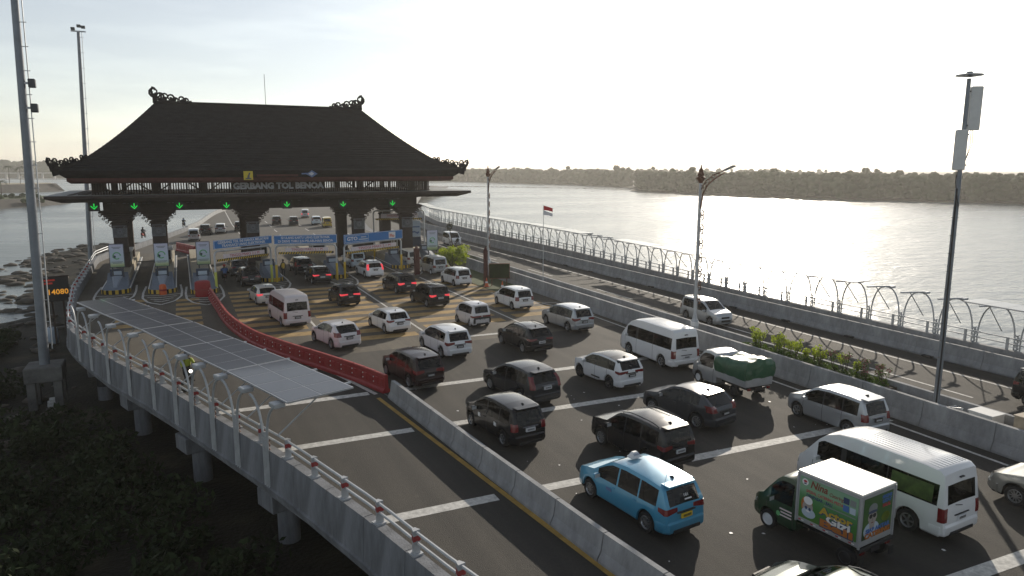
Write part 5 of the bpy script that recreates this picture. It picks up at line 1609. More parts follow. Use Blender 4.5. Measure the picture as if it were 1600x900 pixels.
PROTO = {}
def make_parts(name):
    """shared meshes of one kind of car: list of (part, mesh, location, rotation, painted, sub-parts)"""
    sp = SPECS[name]
    H, side = hull(sp)
    L, W = sp['L'], sp['W'] / 2
    P = []
    smooth = 38
    P.append(('body', H['body'].mesh('body', 'car_white', smooth), None, 'paint', []))
    P.append(('underside', H['under'].mesh('underside', 'trim'), None, None, []))
    if 'pillar' in H: P.append(('door_trim', H['pillar'].mesh('door_trim', 'trim'), None, None, []))
    if 'roof' in H: P.append(('roof', H['roof'].mesh('roof', 'car_charcoal', smooth), None, None, []))
    for k in sorted(H):
        if k.startswith('win'): P.append(('window', H[k].mesh('window', 'car_glass', smooth), None, 'glass', []))
    if 'ws' in H: P.append(('windshield', H['ws'].mesh('windshield', 'car_glass_clear', smooth), None, 'glass', []))
    if 'rw' in H and not name.startswith('cab'): P.append(('rear_window', H['rw'].mesh('rear_window', 'car_glass', smooth), None, 'rglass', []))
    # seats and dashboard seen through the glass
    gc = sp.get('gc', .2)
    cw = W * .80; st_ = MB()
    f0, r0 = sp['ws'][0], sp['rw'][1]
    y = f0 - .30
    while y > r0 + .25:
        for sx in (-1, 1):
            x0 = sx * cw * .48
            st_.box(x0 - cw * .36, x0 + cw * .36, y - .10, y + .45, .45, .62, .04).box(x0 - cw * .33, x0 + cw * .33, y - .24, y - .08, .55, 1.14, .05).box(x0 - .13, x0 + .13, y - .26, y - .14, 1.14, 1.34, .04)
        y -= .86
    P.append(('seats', st_.mesh('seats', 'cloth_black'), None, None, []))
    P.append(('dashboard', MB().box(-cw, cw, sp['ws'][0] + .30, sp['ws'][1] - .05, .55, interp(sp['belt'], sp['ws'][1]) - .10, .05).mesh('dashboard', 'cloth_black'), None, None, []))
    # bumpers
    def bumper(sg, z0, z1, m):
        y = sg * L / 2
        w0 = interp(sp['wid'], sg * (L / 2 - .42)) * W; w1 = interp(sp['wid'], sg * (L / 2 - .10)) * W; w2 = interp(sp['wid'], y) * W * (.92 if sg < 0 else .95)
        pl = [(w0 + .008, y - sg * .40), (w1 + .012, y - sg * .09), (w2, y + sg * .045), (-w2, y + sg * .045), (-w1 - .012, y - sg * .09), (-w0 - .008, y - sg * .40)]
        b = MB(); n = 6
        for z, k in ((z0, .0), (z0 + .07, 1), (z1 - .06, 1), (z1, .0)):
            b.v += [(x * (1 - .03 * (1 - k)), yy - sg * .035 * (1 - k), z) for x, yy in pl]
        for i in range(3):
            for j in range(5): b.f.append((i * n + j, i * n + j + 1, (i + 1) * n + j + 1, (i + 1) * n + j))
        b.f.append(tuple(range(18, 24))); b.f.append(tuple(range(5, -1, -1)))
        if sg < 0: b.f = [tuple(reversed(f)) for f in b.f]
        return b.mesh('bumper', m, 30)
    if not name.startswith('cab'):
        P.append(('rear_bumper', bumper(-1, gc + .06, .62 if name != 'hiace' else .60, 'car_white'), None, 'paint', []))
        b = MB().box(-W * .62, W * .62, -L / 2 - .062, -L / 2 + .05, gc + .05, gc + .17, .015)
        P.append(('rear_skirt', b.mesh('rear_skirt', 'trim'), None, None, []))
    P.append(('front_bumper', bumper(1, gc + .04, .60, 'car_white'), None, 'paint', []))
    fz = interp(sp['top'], L / 2 - .1)
    P.append(('grille', MB().box(-W * .48, W * .48, L / 2 - .03, L / 2 + .055, .36, .52, .015).box(-W * .38, W * .38, L / 2 - .06, L / 2 + .025, .6, min(.72, fz - .03), .015).mesh('grille', 'trim'), None, None, []))
    for sg in (-1, 1):
        w1 = interp(sp['wid'], L / 2 - .16) * W
        b = MB().add([(sg * (w1 + .012), L / 2 - .34, .70), (sg * (w1 - .02), L / 2 - .10, .66), (sg * (w1 - .30), L / 2 + .02, .64), (sg * (w1 - .26), L / 2 - .05, .78), (sg * (w1 - .0), L / 2 - .16, .80), (sg * (w1 + .008), L / 2 - .42, .82)],
                     [(0, 1, 4, 5), (1, 2, 3, 4)] if sg > 0 else [(5, 4, 1, 0), (4, 3, 2, 1)])
        b.v += [(x * .9, y - .12, z) for x, y, z in b.v[:6]]
        P.append(('headlight', b.mesh('headlight', 'lamp_clear'), None, 'head', []))
    # tail lights
    if sp.get('tail'):
        kind, z0, z1, wl = sp['tail']
        for sg in (-1, 1):
            yb = -L / 2
            for s_ in range(40):
                if interp(sp['top'], yb + s_ * .01) >= z0 + .02: yb += s_ * .01; break
            w_l = side(yb + .10, z0 + .05)
            b = MB()
            # wraps the corner, following the lean of the tailgate
            pts = []
            zs = [lerp(z0, z1, u) for u in (0, .33, .66, 1)]
            for z in zs:
                y0 = yb
                for s_ in range(120):
                    if interp(sp['top'], -L / 2 + s_ * .01) >= z + .01: y0 = -L / 2 + s_ * .01; break
                ws_ = side(max(y0 + .12, -L / 2 + .14), z)
                if kind == 'wide' and z > zs[1] + .01 and False: pass
                e0 = side(y0 + .01, z)
                pts.append([(sg * (e0 - wl), y0 - .024, z), (sg * (e0 - .02), y0 - .022, z), (sg * (side(y0 + .06, z) + .016), y0 + .035, z), (sg * (side(y0 + .3, z) + .014), y0 + (.30 if kind != 'tall' else .16), z)])
            if kind == 'wide':
                pts[0][0] = (pts[0][1][0] - sg * .05, pts[0][1][1], pts[0][0][2]); pts[0][3] = (pts[0][2][0], pts[0][2][1] + .05, pts[0][3][2])
            for rw_ in pts: b.v += rw_
            for i in range(3):
                for j in range(3):
                    f = (i * 4 + j, i * 4 + j + 1, i * 4 + 5 + j, i * 4 + 4 + j)
                    b.f.append(f if sg > 0 else tuple(reversed(f)))
            b.v += [(x - sg * .06, y + .05, z) for x, y, z in b.v[:16]]
            for j in range(3):
                for f in ((j, 16 + j, 17 + j, j + 1), (12 + j, 13 + j, 29 + j, 28 + j)): b.f.append(f if sg > 0 else tuple(reversed(f)))
            for i in range(3):
                f = (i * 4, (i + 1) * 4, 20 + i * 4, 16 + i * 4); b.f.append(f if sg > 0 else tuple(reversed(f)))
            P.append(('taillight', b.mesh('taillight', 'lamp_red', 30), None, 'tail', []))
        # plate and its recess
        zp = z0 - .10 if kind != 'tall' else z0 + .02
        yb = -L / 2 - .01
        pl = MB().box(-.215, .215, -.03, .02, -.075, .075, .006).mesh('number_plate', 'plate_black')
        dg = MB()
        for k in range(6): dg.box(-.15 + k * .055, -.115 + k * .055, -.034, -.028, -.035, .04)
        P.append(('number_plate', pl, (0, yb - .005, zp), 'plate', [('plate_marks', dg.mesh('plate_marks', 'stone_grey'), None)]))
        P.append(('plate_garnish', MB().box(-.36, .36, -L / 2 - .03, -L / 2 + .06, zp + .10, zp + .135, .008).mesh('plate_garnish', 'chrome' if name in ('crv', 'avanza') else 'trim'), None, None, []))
        zt = max(z for s, z in sp['top'])
        P.append(('rear_wiper', MB().tube([(0, interp([(z, s) for s, z in sp['top'][:6]], 1.10) - .02, 1.09), (-.34, interp([(z, s) for s, z in sp['top'][:6]], 1.18) - .02, 1.16)], .012, 4).mesh('rear_wiper', 'trim'), None, None, []))
        if name not in ('hiace', 'minivan'):
            ys = sp['rw'][1] + .12
            zz = interp(sp['top'], ys)
            P.append(('spoiler', MB().add([(-W * .60, ys - .20, zz - .03), (W * .60, ys - .20, zz - .03), (W * .66, ys + .1, zz - .01), (-W * .66, ys + .1, zz - .01), (-W * .60, ys - .20, zz + .01), (W * .60, ys - .20, zz + .01), (W * .66, ys + .1, zz + .035), (-W * .66, ys + .1, zz + .035)], [(3, 2, 1, 0), (4, 5, 6, 7), (0, 1, 5, 4), (1, 2, 6, 5), (3, 0, 4, 7)]).mesh('spoiler', 'car_white', 30), None, 'paint', []))
            P.append(('antenna_fin', MB().add([(-.03, -.12, 0), (.03, -.12, 0), (0, .10, 0), (0, -.10, .085)], [(0, 1, 3), (1, 2, 3), (2, 0, 3)]).mesh('antenna_fin', 'trim'), (0, ys + .28, interp(sp['top'], ys + .28) + .01), None, []))
    # mirrors and handles
    wy = sp['win'][-1][1] - .16
    bz = interp(sp['belt'], wy)
    for sg in (-1, 1):
        w_ = side(wy, bz)
        b = MB().box(-.12, .12, -.05, .06, -.075, .085, .03).mesh('mirror', 'car_white', 40)
        P.append(('mirror', b, (sg * (w_ + .13), wy + .06, bz + .07), 'paint', [('mirror_arm', MB().box(-.14 if sg > 0 else .0, 0 if sg > 0 else .14, -.02, .03, -.05, -.015).mesh('mirror_arm', 'trim'), None), ('mirror_glass', MB().box(-.10, .10, -.056, -.048, -.055, .065).mesh('mirror_glass', 'lamp_clear'), None)]))
        hs = [s + .16 for s in sp.get('seams', ())[:-1]] if name not in ('hiace',) else [-.62, .90]
        for s in hs:
            hz = interp(sp['belt'], s) - .12
            ws_ = side(s, hz)
            P.append(('door_handle', MB().box(-.02, .02, -.09, .09, -.015, .018, .008).mesh('door_handle', 'car_white'), (sg * (ws_ + .01), s, hz), 'paint', []))
        if sp.get('rails'):
            pts = []
            for u in range(7):
                y = lerp(sp['rw'][1] + .25, sp['ws'][0] - .12, u / 6); zz = interp(sp['top'], y)
                i_w = side(y, zz - .035)
                pts.append((sg * (i_w - .05), y, zz + (.055 if 0 < u < 6 else .0)))
            P.append(('roof_rail', MB().tube(pts, .022, 5).mesh('roof_rail', 'steel_dark'), None, None, []))
    if sp.get('ribs'):
        n = sp['ribs']
        for k in range(n):
            x = lerp(-W * .66, W * .66, k / (n - 1))
            b = MB()
            ys = [sp['rw'][1] + .28, sp['rw'][1] + .5, -.5, .3, sp['ws'][0] - .75]
            for y in ys:
                zz = interp(sp['top'], y)
                zr = zz + .012 - .024 * min(1, abs(x) / .69)
                b.v += [(x - .03, y, zr - .012), (x - .012, y, zr + .014), (x + .012, y, zr + .014), (x + .03, y, zr - .012)]
            for i in range(len(ys) - 1):
                for j in range(3): b.f.append((i * 4 + j, i * 4 + j + 1, i * 4 + 5 + j, i * 4 + 4 + j))
            P.append(('roof_rib', b.mesh('roof_rib', 'car_white', 20), None, 'paint', []))
        P.append(('hatch_handle', MB().box(-.10, .10, -L / 2 + .06, -L / 2 + .13, 1.93, 1.97, .01).mesh('hatch_handle', 'trim'), None, None, []))
    if sp.get('band'):
        P.append(('rear_band', MB().box(-W * .86, W * .86, -L / 2 - .05, -L / 2 + .06, .60, .72, .02).box(-W * .90, -W * .72, -L / 2 - .052, -L / 2 + .08, .30, .62, .02).box(W * .72, W * .90, -L / 2 - .052, -L / 2 + .08, .30, .62, .02).mesh('rear_band', 'trim'), None, None, []))
    # wheels
    r = sp.get('wr', .31)
    ty, rm, bk = wheel_meshes(r, .2, sp['wheel'], sp.get('rim', 'rim_white' if sp['wheel'] == 'steel' else 'rim'))
    for ax in sp['axles']:
        for sg in (-1, 1):
            P.append(('wheel', ty, (sg * (W * .985 - .10), ax, r, 0 if sg > 0 else pi), None, [('rim', rm, None), ('brake_plate', bk, None)]))
    return P
def make_car(kind, name, label, cat, x, y, head, paint, z=.008, group='cars queueing at the toll gate', lit=False, plate='plate_black', tall=1.0, rglass=None, parent=None, glass=None, head_on=False):
    if kind not in PROTO: PROTO[kind] = make_parts(kind)
    if parent is None:
        t = thing(name, label, cat, (x, y, z), -radians(head), group)
    else: t = parent
    for pn, me, loc, role, subs in PROTO[kind]:
        o = put(pn, me, t)
        if loc:
            o.location = loc[:3]
            if len(loc) > 3: o.rotation_euler = (0, 0, loc[3])
        m = None
        if role == 'paint': m = 'car_' + paint
        elif role == 'tail' and lit: m = 'lamp_red_lit'
        elif role == 'plate': m = plate
        elif role == 'rglass' and rglass: m = rglass
        elif role == 'glass' and glass: m = glass
        elif role == 'head' and head_on: m = 'headlight_lit'
        if m:
            o.material_slots[0].link = 'OBJECT'; o.material_slots[0].material = M[m]
        for sn, sm, sl in subs:
            s = put(sn, sm, o)
            if sl: s.location = sl
            if sn == 'plate_marks':
                s.material_slots[0].link = 'OBJECT'; s.material_slots[0].material = M['plate_white' if plate == 'plate_black' else 'plate_black']
    return t
Q = 'cars queueing at the toll gate'
CARS = [
 # kind, name, label, category, x, y, heading, paint, options
 ('mpv', 'taxi', 'bright blue taxi with a roof sign and yellow number plate', 'taxi', 12.88, 18.28, -7, 'taxiblue', dict(plate='plate_yellow')),
 ('suv', 'black_suv', 'black seven-seat SUV with roof rails right behind the blue taxi', 'car', 15.66, 22.14, -7, 'black', dict(plate='plate_white')),
 ('juke', 'grey_crossover', 'dark grey crossover with sloping rear window beside the tarp pickup', 'car', 19.91, 24.60, -12, 'grey', {}),
 ('raize', 'white_compact_suv', 'white compact SUV with a black roof left of the white van', 'car', 19.63, 30.83, -6, 'white', {}),
 ('avanza', 'silver_minivan', 'silver minivan close to the right wall behind the tarp pickup', 'car', 25.26, 21.27, -1, 'silver', dict(glass='car_glass_clear')),
 ('hiace', 'white_van', 'white high-roof passenger van ahead of the pickup with the green tarp', 'van', 24.64, 33.41, -1, 'white', dict(plate='plate_white')),
 ('hiace', 'white_van', 'large white high-roof van with ribbed roof beside the box truck', 'van', 20.36, 15.24, -4, 'white', dict(plate='plate_white')),
 ('crv', 'silver_suv', 'dark silver car cut off by the right edge of the frame', 'car', 25.25, 11.95, -5, 'olive', {}),
 ('hatchsuv', 'dark_green_car', 'glossy dark green car cut off by the bottom edge of the frame', 'car', 13.35, 10.72, -9, 'darkgreen', {}),
 ('mpv', 'white_minivan', 'white minivan right behind the white hatchback, red lamps beside its black rear window', 'car', 13.97, 40.29, -6, 'white', {}),
 ('mpv', 'black_minivan', 'black minivan with a red sheen nearest the end of the red barriers', 'car', 10.47, 35.44, -9, 'blackred', {}),
 ('crv', 'dark_suv', 'charcoal SUV with tall red rear lamps and pale roof', 'car', 14.57, 30.80, -10, 'charcoal', dict(plate='plate_white')),
 ('avanza', 'black_minivan', 'older black minivan with ribbed roof next to the concrete blocks', 'car', 11.67, 26.27, -7, 'black', dict(plate='plate_white', rglass='car_glass_clear')),
 ('hatchsuv', 'black_crossover', 'black crossover with a white plate in the middle of the queue', 'car', 18.79, 39.11, -5, 'black', dict(plate='plate_white')),
 ('mpv', 'silver_minivan', 'silver minivan beside the right wall ahead of the white van', 'car', 24.02, 43.09, -5, 'silver', {}),
 ('ev', 'small_electric_car', 'tiny pale boxy electric car with a black rear band', 'car', 18.37, 46.78, -7, 'pearl', {}),
 ('avanza', 'white_minivan', 'white minivan beside the two orange cones', 'car', 23.75, 51.46, -3, 'white', {}),
 ('hatch', 'white_hatchback', 'white sporty hatchback in the middle of the yellow bars', 'car', 12.54, 47.74, -8, 'white', {}),
 ('juke', 'white_crossover', 'white rounded crossover turning beside the red barriers', 'car', 8.31, 44.82, -14, 'pearl', {}),
 ('hiace', 'white_van', 'off-white high-roof van beside the red barriers before the first gantry', 'van', 6.54, 53.21, -7, 'vanpink', {}),
 ('hatch', 'white_hatchback', 'white hatchback with a lit red lamp ahead of the off-white van', 'car', 5.72, 62.00, -6, 'offwhite', dict(lit=True)),
 ('raize', 'black_hatchback', 'black hatchback with lit red lamps between van and white hatchback', 'car', 11.71, 58.71, -5, 'black', dict(lit=True)),
 ('mpv', 'black_minivan', 'black minivan with lit red lamps before the third gantry', 'car', 17.44, 62.53, -7, 'charcoal', dict(lit=True)),
 ('suv', 'black_suv', 'black SUV with lit red lamps and a roof glinting in the sun', 'car', 17.91, 55.28, -8, 'black', dict(lit=True, plate='plate_white')),
 ('avanza', 'white_minivan', 'white minivan farthest right beside the grass verge', 'car', 23.48, 64.03, -4, 'white', {}),
 ('minivan', 'silver_van', 'pale silver boxy van next to the green bush', 'van', 23.9, 72.0, -4, 'silver', dict(lit=False)),
 ('minivan', 'white_van', 'white boxy van half hidden behind the silver van', 'van', 23.4, 79.5, -4, 'offwhite', {}),
 ('crv', 'white_suv', 'white SUV with lit red lamp under the blue GTO sign', 'car', 17.20, 72.72, -4, 'white', dict(lit=True)),
 ('minivan', 'pale_blue_van', 'pale blue-white van ahead of the white SUV under the GTO gantry', 'van', 17.3, 80.5, -4, 'bluewhite', {}),
 ('hatchsuv', 'black_car', 'black car with lit red lamps under the second gantry', 'car', 11.64, 70.73, -4, 'black', dict(lit=True, plate='plate_white')),
 ('suv', 'black_suv', 'black SUV with a glinting roof ahead of the black car in the second lane', 'car', 11.1, 78.04, -4, 'black', {}),
 ('mpv', 'black_minivan', 'black minivan under the first gantry', 'car', 5.42, 72.4, -4, 'black', {}),
 ('suv', 'dark_suv', 'dark SUV ahead of the black minivan in the first car lane', 'car', 4.9, 79.4, -4, 'grey', {}),
]
CARLOG = []
for kind, nm, lb, cat, x, y, h, paint, op in CARS:
    t = make_car(kind, nm, lb, cat, x, y, h, paint, group=Q, **op)
    CARLOG.append(t)
FARQ = 'cars beyond the toll gate'
for kind, nm, lb, cat, x, y, h, paint, op in [
 ('minivan', 'white_van', 'pale van just beyond the red barrier stub behind the second island', 'van', 1.6, 120.0, 3, 'silver', {}),
 ('suv', 'black_suv', 'black SUV beyond the gate beside the glinting silver car', 'car', 3.6, 130.5, 6, 'black', {}),
 ('mpv', 'silver_minivan', 'silver car glinting in the sun beyond the gate', 'car', 6.0, 132.0, 6, 'silver', {}),
 ('suv', 'black_suv', 'dark car beyond the gate just left of the middle column', 'car', 9.2, 135.2, 4, 'black', {}),
 ('suv', 'black_suv', 'black SUV with white roof beyond the gate right of the middle column', 'car', 16.9, 147.5, 5, 'black', {}),
 ('suv', 'black_suv', 'second black SUV beyond the gate right of the middle column', 'car', 19.7, 144.5, 5, 'charcoal', {}),
 ('minivan', 'grey_van', 'grey boxy van farthest down the road beyond the gate', 'van', 25.2, 165.5, 10, 'silver', dict(lit=True)),
 ('crv', 'white_suv', 'white SUV beyond the gate beside the yellow car', 'car', 24.0, 144.5, 6, 'bluewhite', {}),
 ('minivan', 'yellow_van', 'white van with a yellow back beyond the gate', 'van', 24.8, 137.5, 6, 'yellow', {}),
 ('minivan', 'white_van', 'white van beyond the gate near the right column', 'van', 31.5, 140.0, 6, 'offwhite', {}),
]:
    make_car(kind, nm, lb, cat, x, y, h, paint, group=FARQ, **op)
ONC = 'cars coming the other way'
make_car('avanza', 'silver_minivan', 'silver minivan coming towards the camera beside the street lamp', 'car', 34.0, 40.3, 181, 'silver', group=ONC, plate='plate_white')
make_car('minivan', 'white_van', 'white car coming towards the camera behind the green bush', 'car', 35.3, 97.5, 181, 'white', group=ONC)
make_car('suv', 'black_suv', 'black SUV leaving at the right edge of the opposite carriageway', 'car', 35.9, 17.6, 181, 'black', group=ONC, plate='plate_white')

# taxi extras
taxi = CARLOG[0]
for c in taxi.children:
    if c.name.startswith('door_trim'):
        c.material_slots[0].link = 'OBJECT'; c.material_slots[0].material = M['car_taxiblue']
rs = MB().prism([(-.20, -.13), (.20, -.13), (.20, .13), (-.20, .13)], 0, .05).add([(-.19, -.11, .05), (.19, -.11, .05), (.19, .11, .05), (-.19, .11, .05), (-.08, -.05, .19), (.08, -.05, .19), (.08, .05, .19), (-.08, .05, .19)], [(4, 5, 6, 7), (0, 1, 5, 4), (1, 2, 6, 5), (2, 3, 7, 6), (3, 0, 4, 7)]).build('roof_sign', 'sign_white', taxi, loc=(0, .15, 1.70))
text('TAXI', .10, 'emblem_blue', rs, (0, -.105, .115), width=.24, depth=.004).rotation_euler = (radians(-24), 0, 0)
MB().tube([(0, 0, 0), (.01, -.05, .34)], .012, 4).build('antenna', 'trim', taxi, loc=(.0, -1.35, 1.68))
dc = text('181', .13, 'sign_white', taxi, (.10, -2.075, 1.28), width=.16, depth=.004, name='decal')
dc.rotation_euler = (radians(-26), 0, 0)
MB().box(-.14, .14, -.004, .004, -.02, .02).build('decal', 'sign_white', taxi, loc=(.16, -2.12, 1.17)).rotation_euler = (radians(-26), 0, 0)
MB().box(-.012, 0, -.13, .13, -.05, .05).build('door_emblem', 'emblem_blue', taxi, loc=(-.876, .35, .72))
# white compact SUV: round badge and door stripe; other stickers
r_ = CARLOG[3]
MB().box(-.01, 0, -.6, .1, -.045, .03).build('door_stripe', 'trim', r_, loc=(-.862, .1, .42))
for t_, y_, z_ in ((CARLOG[12], .55, .80), (CARLOG[12], -.75, .78)):
    MB().box(-.008, 0, -.09, .09, -.08, .08).build('sticker', 'sign_white', t_, loc=(-.836, y_, z_))
mat('window_green', (0.05, 0.085, 0.02), .4, var=.6, scale=3)
# green window print on the large white van
MB().box(-.006, 0, -.66, .66, -.26, .26).build('window_print', 'window_green', CARLOG[6], loc=(-.912, -1.66, 1.48)).rotation_euler = (0, radians(6), 0)

# ---- pickup with a green tarp
pk = thing('pickup_truck', 'silver pickup loaded under a bulging green tarpaulin beside the right wall', 'pickup', 24.60 and (24.60, 27.24, .008), 0, Q)
cabroot = [c for c in ()]
def cab_on(parent, dy, paint, kind='cab', **k):
    before = set(parent.children)
    make_car(kind, '', '', '', 0, 0, 0, paint, parent=parent, **k)
    for c in parent.children:
        if c not in before: c.location.y += dy
def truck_common(t, axle_y, bed_y0, bed_y1, bed_z):
    ty, rm, bk = wheel_meshes(.29, .19, 'steel', 'rim_dark')  # rear rims dark: the shade under the bed is put into their colour
    for sg in (-1, 1):
        o = put('wheel', ty, t, (sg * .72, axle_y, .29), 0 if sg > 0 else pi)
        put('rim', rm, o); put('brake_plate', bk, o)
        MB().box(-.09, .09, bed_y0 - .0, bed_y0 + .05, .48, .60, .01).build('taillight', 'lamp_red', t, loc=(sg * .60, -.03, 0))
        MB().box(-.11, .11, -.01, .01, .16, .42).build('mud_flap', 'trim', t, loc=(sg * .70, axle_y - .42, 0))
    MB().box(-.42, .42, bed_y0 + .2, bed_y1 + .5, .38, bed_z, .02).build('chassis', 'trim', t)
    pl = MB().box(-.21, .21, -.02, .01, -.07, .07).build('number_plate', 'plate_black', t, loc=(0, bed_y0 - .01, .50))
cab_on(pk, 1.02, 'silver')
truck_common(pk, -1.25, -2.08, -.02, .72)
bd_ = MB().box(-.83, .83, -2.08, .0, .66, .74).build('bed', 'box_steel', pk)
for sg in (-1, 1): MB().box(sg * .83 - .025, sg * .83 + .025, -2.08, .0, .742, 1.06, .008).build('side_gate', 'box_steel', pk)
MB().box(-.80, .80, -2.105, -2.06, .70, 1.06, .008).build('tail_gate', 'box_steel', pk)
tb = MB(); n1, n2 = 22, 20
for j in range(n1 + 1):
    for i in range(n2 + 1):
        u, v = i / n2, j / n1
        s = (u * 2 - 1); e = v * 2 - 1
        x = max(-1, min(1, s * 1.55)) * .86; y = -1.02 + max(-1, min(1, e * 1.4)) * 1.08
        top = 1.82 + .14 * sin(v * 5.2 + .6) * (1 - abs(s)) + .08 * noise.noise((u * 3, v * 4, 2)) + .06 * noise.noise((u * 9, v * 9, 5))
        drop = max(0, abs(s) - .645) / .355; dropy = max(0, abs(e) - .714) / .286
        z = top - max(drop, dropy * .95) * (top - .98)
        bl = .05 * noise.noise((u * 6, v * 6, 9)) + .06 * sin(max(drop, dropy) * pi)
        if drop > 0: x += (1 if s > 0 else -1) * bl
        if dropy > 0: y += (1 if e > 0 else -1) * bl
        tb.v.append((x, y, z))
tb.f = [(j * (n2 + 1) + i, j * (n2 + 1) + i + 1, (j + 1) * (n2 + 1) + i + 1, (j + 1) * (n2 + 1) + i) for j in range(n1) for i in range(n2)]
tp_ = tb.build('tarpaulin', 'tarp_green', smooth=60, loc=(24.60, 27.24, .012), label='glossy green tarpaulin bulging over the load of the silver pickup', category='tarpaulin')

# ---- box truck with printed sides
bt = thing('box_truck', 'small box truck with green catering print on its white-topped box', 'truck', (16.77, 14.22, .008), radians(7), Q)
cab_on(bt, 1.21, 'truckgreen', 'cab_short')
truck_common(bt, -1.25, -1.60, .1, .72)
bx = MB().box(-.86, .86, -2.25, .02, .70, 2.22, .02).build('cargo_box', 'box_steel', bt)
MB().box(-.89, .89, -2.28, .05, 2.20, 2.27, .02).build('box_roof', 'box_top', bt)
MB().box(-.88, .88, -1.02, -1.0, 2.271, 2.278).build('roof_seam', 'box_steel', bt)
ed = MB()
for x in (-.87, .87):
    for y in (-2.255, .025): ed.box(x - .03, x + .03, y - .03, y + .03, .69, 2.2)
ed.build('corner_post', 'box_steel', bt)
lv = MB().box(-.878, -.866, -2.16, -.06, .86, 2.12).build('side_print', 'livery_side', bt)
lv2 = MB().box(.866, .878, -2.16, -.06, .86, 2.12).build('side_print', 'livery_side', bt)
rv = MB().box(-.74, .74, -2.268, -2.256, .90, 2.10).build('rear_print', 'livery_rear', bt)
def side_text(s, size, m, y, z, width, bold=.006, x=-.880, ital=0.0, dz=0):
    me = text_mesh(s, size, 'CENTER', .003, bold)
    me = me.copy()
    xs = [v.co.x for v in me.vertices]; k = width / (max(xs) - min(xs))
    for v in me.vertices: v.co.x = v.co.x * k + v.co.y * ital
    me.transform(Matrix.Rotation(pi / 2, 4, 'X')); me.transform(Matrix.Rotation(-pi / 2, 4, 'Z'))
    me.materials.clear(); me.materials.append(M[m])
    return put('lettering', me, lv, (x, y, z))
mat('print_brown', (0.20, 0.05, 0.03), .5); mat('print_orange', (0.40, 0.13, 0.02), .5); mat('print_yellow', (0.45, 0.31, 0.03), .5); mat('print_navy', (0.03, 0.05, 0.12), .5)
mat('print_tan', (0.26, 0.21, 0.18), .5); mat('print_blue', (0.05, 0.14, 0.38), .5); mat('print_skin', (0.34, 0.30, 0.27), .5); mat('print_grey', (0.20, 0.22, 0.22), .5)
side_text('Nina', .30, 'print_brown', -.78, 1.97, .62, .008, ital=.25)
side_text('Catering', .15, 'print_brown', -1.40, 1.90, .50, .002, ital=.25)
side_text('SPESIAL CATERING PESTA', .12, 'letter_red', -.98, 1.73, 1.35, .002)
side_text('DENPASAR - BALI', .12, 'print_navy', -.80, 1.60, .95, .004)
MB().box(-.884, -.8785, -2.10, -.98, 0, .03).build('text_line', 'print_grey', lv, loc=(0, 0, 1.50))
for s_, z_, y_, w_l, m_ in (('Actor', 1.32, -1.42, 1.20, 'print_yellow'), ('Gizi', 1.14, -1.52, .86, 'sign_white'), ('Bali', .965, -1.46, 1.18, 'print_orange')):
    side_text(s_, .30, 'print_navy', y_, z_ - .012, w_l + .05, .030, x=-.8795)
    side_text(s_, .30, m_, y_, z_, w_l, .012, x=-.884)
def disc(parent, m, y, z, ry, rz_, x, name='print_shape', n=16, rear=False):
    b = MB()
    if rear: b.v = [(y + ry * cos(2 * pi * k / n), x, z + rz_ * sin(2 * pi * k / n)) for k in range(n)]
    else: b.v = [(x, y - ry * cos(2 * pi * k / n), z + rz_ * sin(2 * pi * k / n)) for k in range(n)]
    b.f = [tuple(range(n))]
    return b.build(name, m, parent)
disc(lv, 'sign_white', -.25, 1.98, .12, .10, -.8790); disc(lv, 'letter_red', -.25, 2.0, .07, .04, -.8795); disc(lv, 'print_navy', -.25, 1.93, .06, .02, -.8796)
for y_, z_, a, c, m_ in ((-.36, 1.30, .22, .26, 'print_orange'), (-.40, 1.24, .20, .20, 'print_skin'), (-.40, 1.45, .17, .12, 'sign_white'), (-.44, 1.08, .26, .15, 'panel_ice'), (-.34, 1.22, .05, .05, 'print_navy'), (-.48, 1.20, .05, .05, 'print_navy'), (-.42, 1.13, .08, .03, 'sign_white')):
    disc(lv, m_, y_, z_, a, c, -.8788 - .0003 * len(lv.children))
for k, (y_, z_) in enumerate(((-1.75, 1.92), (-1.98, 1.92), (-1.75, 1.70), (-1.98, 1.70))):
    MB().box(-.882, -.8785, -.10, .10, -.09, .09).build('photo_print', ('print_navy', 'print_grey', 'print_blue', 'panel_ice')[k], lv, loc=(0, y_, z_))
for k in range(5):
    MB().box(-.885, -.8785, -.10, .0, .765, .80).build('reflector', 'sign_white', bt, loc=(0, -.18 - k * .46, 0)); MB().box(-.885, -.8785, .004, .10, .765, .80).build('reflector', 'letter_red', bt, loc=(0, -.18 - k * .46, 0))
# rear: a plain portrait print with cap and dark glasses, and lettering
for y_, z_, a, c, m_ in ((-.30, 1.14, .40, .24, 'panel_ice'), (-.28, 1.26, .13, .16, 'print_skin'), (-.28, 1.50, .20, .27, 'print_skin'), (-.475, 1.50, .035, .07, 'print_skin'), (-.085, 1.50, .035, .07, 'print_skin'),
                         (-.28, 1.76, .225, .15, 'print_grey'), (-.28, 1.665, .245, .045, 'print_navy'), (-.375, 1.545, .085, .065, 'black'), (-.185, 1.545, .085, .065, 'black'), (-.28, 1.57, .10, .014, 'black'), (-.28, 1.44, .03, .05, 'print_tan'), (-.28, 1.35, .07, .016, 'print_brown'), (-.28, 1.06, .05, .10, 'sign_white')):
    disc(rv, m_, y_, z_, a, c, -2.2690 - .0006 * len(rv.children), rear=True)
for s_, z_, y_, w_l, m_ in (('HIGIENIS', 1.98, .42, .50, 'print_blue'), ('LEZAT', 1.85, .42, .46, 'print_blue'), ('HALAL', 1.72, .42, .42, 'letter_red')):
    text(s_, .13, m_, rv, (y_, -2.275, z_), width=w_l, depth=.003, bold=.006)
disc(rv, 'leaf_lime', .42, 1.38, .22, .14, -2.2715, rear=True)
